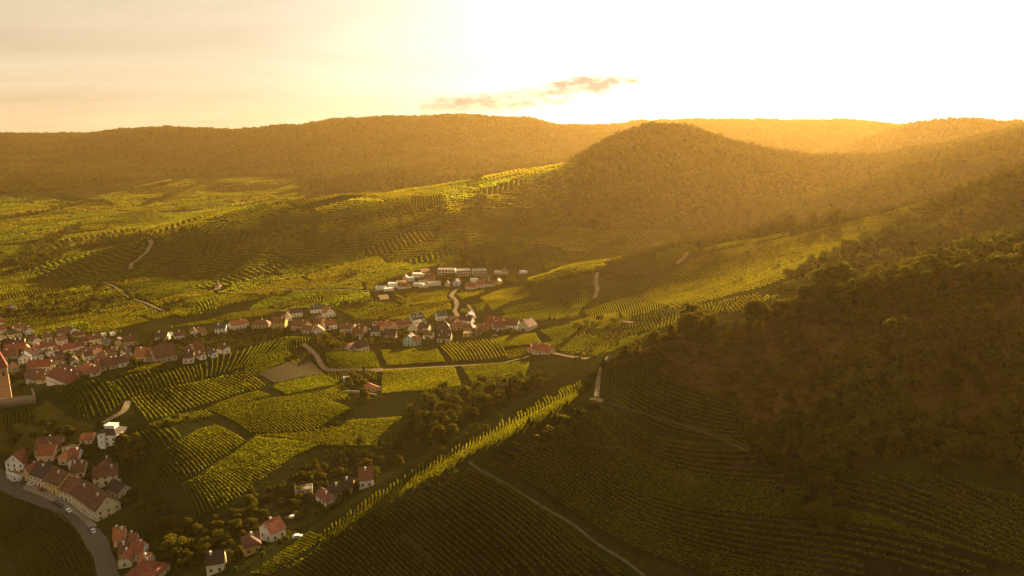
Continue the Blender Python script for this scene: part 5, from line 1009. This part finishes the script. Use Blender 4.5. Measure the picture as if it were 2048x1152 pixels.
TR=[([(0,668),(60,680),(160,672),(290,700),(300,735),(200,735),(90,765),(0,760)],34,RB,6.5,'garden tree among the roofs of the lower village'),
([(640,640),(860,645),(1000,645),(1060,668),(900,690),(760,700),(640,690)],34,RB,6.5,'garden tree among the houses of the middle village'),
([(626,676),(690,672),(698,692),(660,706),(632,700)],11,('round','bush'),8.5,'dense dark tree in the clump beside the track junction'),
([(685,782),(700,752),(735,745),(752,752),(748,778)],11,RB,7,'orchard tree around the small orange roofed hut'),
([(729,806),(733,806),(733,809),(729,809)],1,('round',),11.5,'big round solitary tree below the walled orchard'),
([(830,840),(880,805),(1000,775),(1070,768),(1000,810),(900,860),(845,875)],26,('round','round','bush'),9.5,'ravine tree between the vineyards and the lit crest'),
([(850,880),(905,858),(915,880),(860,905)],8,('tall','conifer','round'),9,'tall tree at the lower end of the ravine wood'),
([(1352,664),(1375,650),(1420,650),(1432,668),(1390,682)],13,('round','round','bush'),12,'round tree in the large clump on the near crest'),
([(1296,690),(1330,672),(1350,672),(1330,695)],6,('round','bush'),6.5,'small tree left of the large clump on the near crest'),
([(1236,716),(1262,698),(1290,694),(1270,715)],6,('round','bush'),5.5,'bushy tree beside the crest track'),
([(1494,655),(1528,650),(1528,658),(1496,662)],3,('tall','round'),15,'tall dense tree standing apart on the near crest'),
([(1540,635),(1610,605),(1625,640),(1560,662)],10,('round','round','bush'),11,'broad tree at the edge of the near wood'),
([(1600,612),(1760,575),(2048,550),(2048,590),(1760,610),(1640,650)],32,('round','round','bush','tall'),10.5,'tree on the sunlit upper rim of the near wood'),
([(1640,650),(2048,600),(2048,800),(1760,860),(1640,780)],24,('round','round','bush'),8.5,'tree in the shaded near wood'),
([(1400,700),(1500,660),(1620,680),(1560,800),(1440,780)],18,('bush',),4,'bush in the dry grass below the near wood'),
([(236,905),(250,875),(285,885),(298,925),(262,945)],12,('round','bush'),6.5,'garden tree beside the white villa'),
([(15,895),(60,862),(160,870),(150,890),(60,908)],13,('round','bush'),6,'tree in the meadow left of the white villa'),
([(300,1110),(310,1050),(380,1050),(385,1120),(350,1150)],11,('round','bush'),7,'tree in the thicket between the road and the ravine'),
([(343,1120),(348,1120),(348,1126),(343,1126)],1,('round',),12,'largest bright crowned tree in the thicket by the road bend'),
([(258,603),(268,603),(268,607),(258,607)],1,('round',),8,'dark solitary tree by the field track'),
([(168,622),(174,622),(174,625),(168,625)],1,('conifer',),9,'pointed dark tree on the field edge of the left plain'),
([(880,566),(905,556),(912,562),(888,572)],5,('round','tall'),8,'tree beside the hamlet road below the apartments'),
([(985,560),(1050,548),(1062,556),(1000,572)],9,('round','bush'),7,'tree at the right end of the hamlet'),
([(1622,446),(1680,436),(1682,442),(1628,452)],5,('round',),13,'large tree on the far vineyard crest'),
([(35,535),(90,502),(150,478),(160,486),(100,518),(50,545)],16,('round','bush'),11,'round tree in the wooded gully of the left plain'),
([(928,364),(970,352),(976,356),(936,370)],7,('round',),10,'tree in the hedge on the far hilltop fields'),
([(138,733),(142,733),(142,737),(138,737)],1,('tall',),11,'slim dark cypress like tree in the village centre'),
([(598,958),(640,920),(660,940),(610,990)],8,('bush','round'),5.5,'shrubby tree in the rough ground of the ravine')]
for i,(poly,n,k,h,lab) in enumerate(TR): trees(poly,n,k,h,lab,None if n==1 else lab.replace(' tree ',' trees ',1).replace('bush ','bushes ',1),200+i)
print('trees',sum(o.name.startswith(('tree','conifer','bush')) and o.parent is None for o in S.objects))
build_woods()
# ---- haze: one closed box of even air round the whole valley
def haze_mat(t):
    t=T(t); v=t.n('ShaderNodeVolumePrincipled',{'Color':HAZE_COL,'Density':HAZE_DENSITY,'Anisotropy':HAZE_G})
    t.n('ShaderNodeOutputMaterial',{'Volume':v.outputs[0]})
def build_haze():
    x,y0,y1,z0,z1=6700,-300,4950,float(GZ.min())-1.0,float(max(GZ.max()+26,8))
    v=[(sx*x,y,z) for z in (z0,z1) for y in (y0,y1) for sx in (-1,1)]
    f=[(0,2,3,1),(4,5,7,6),(0,1,5,4),(2,6,7,3),(0,4,6,2),(1,3,7,5)]
    link('haze',mesh_np('haze',v,f,4,material('haze_air',haze_mat)),kind='stuff')
build_haze()
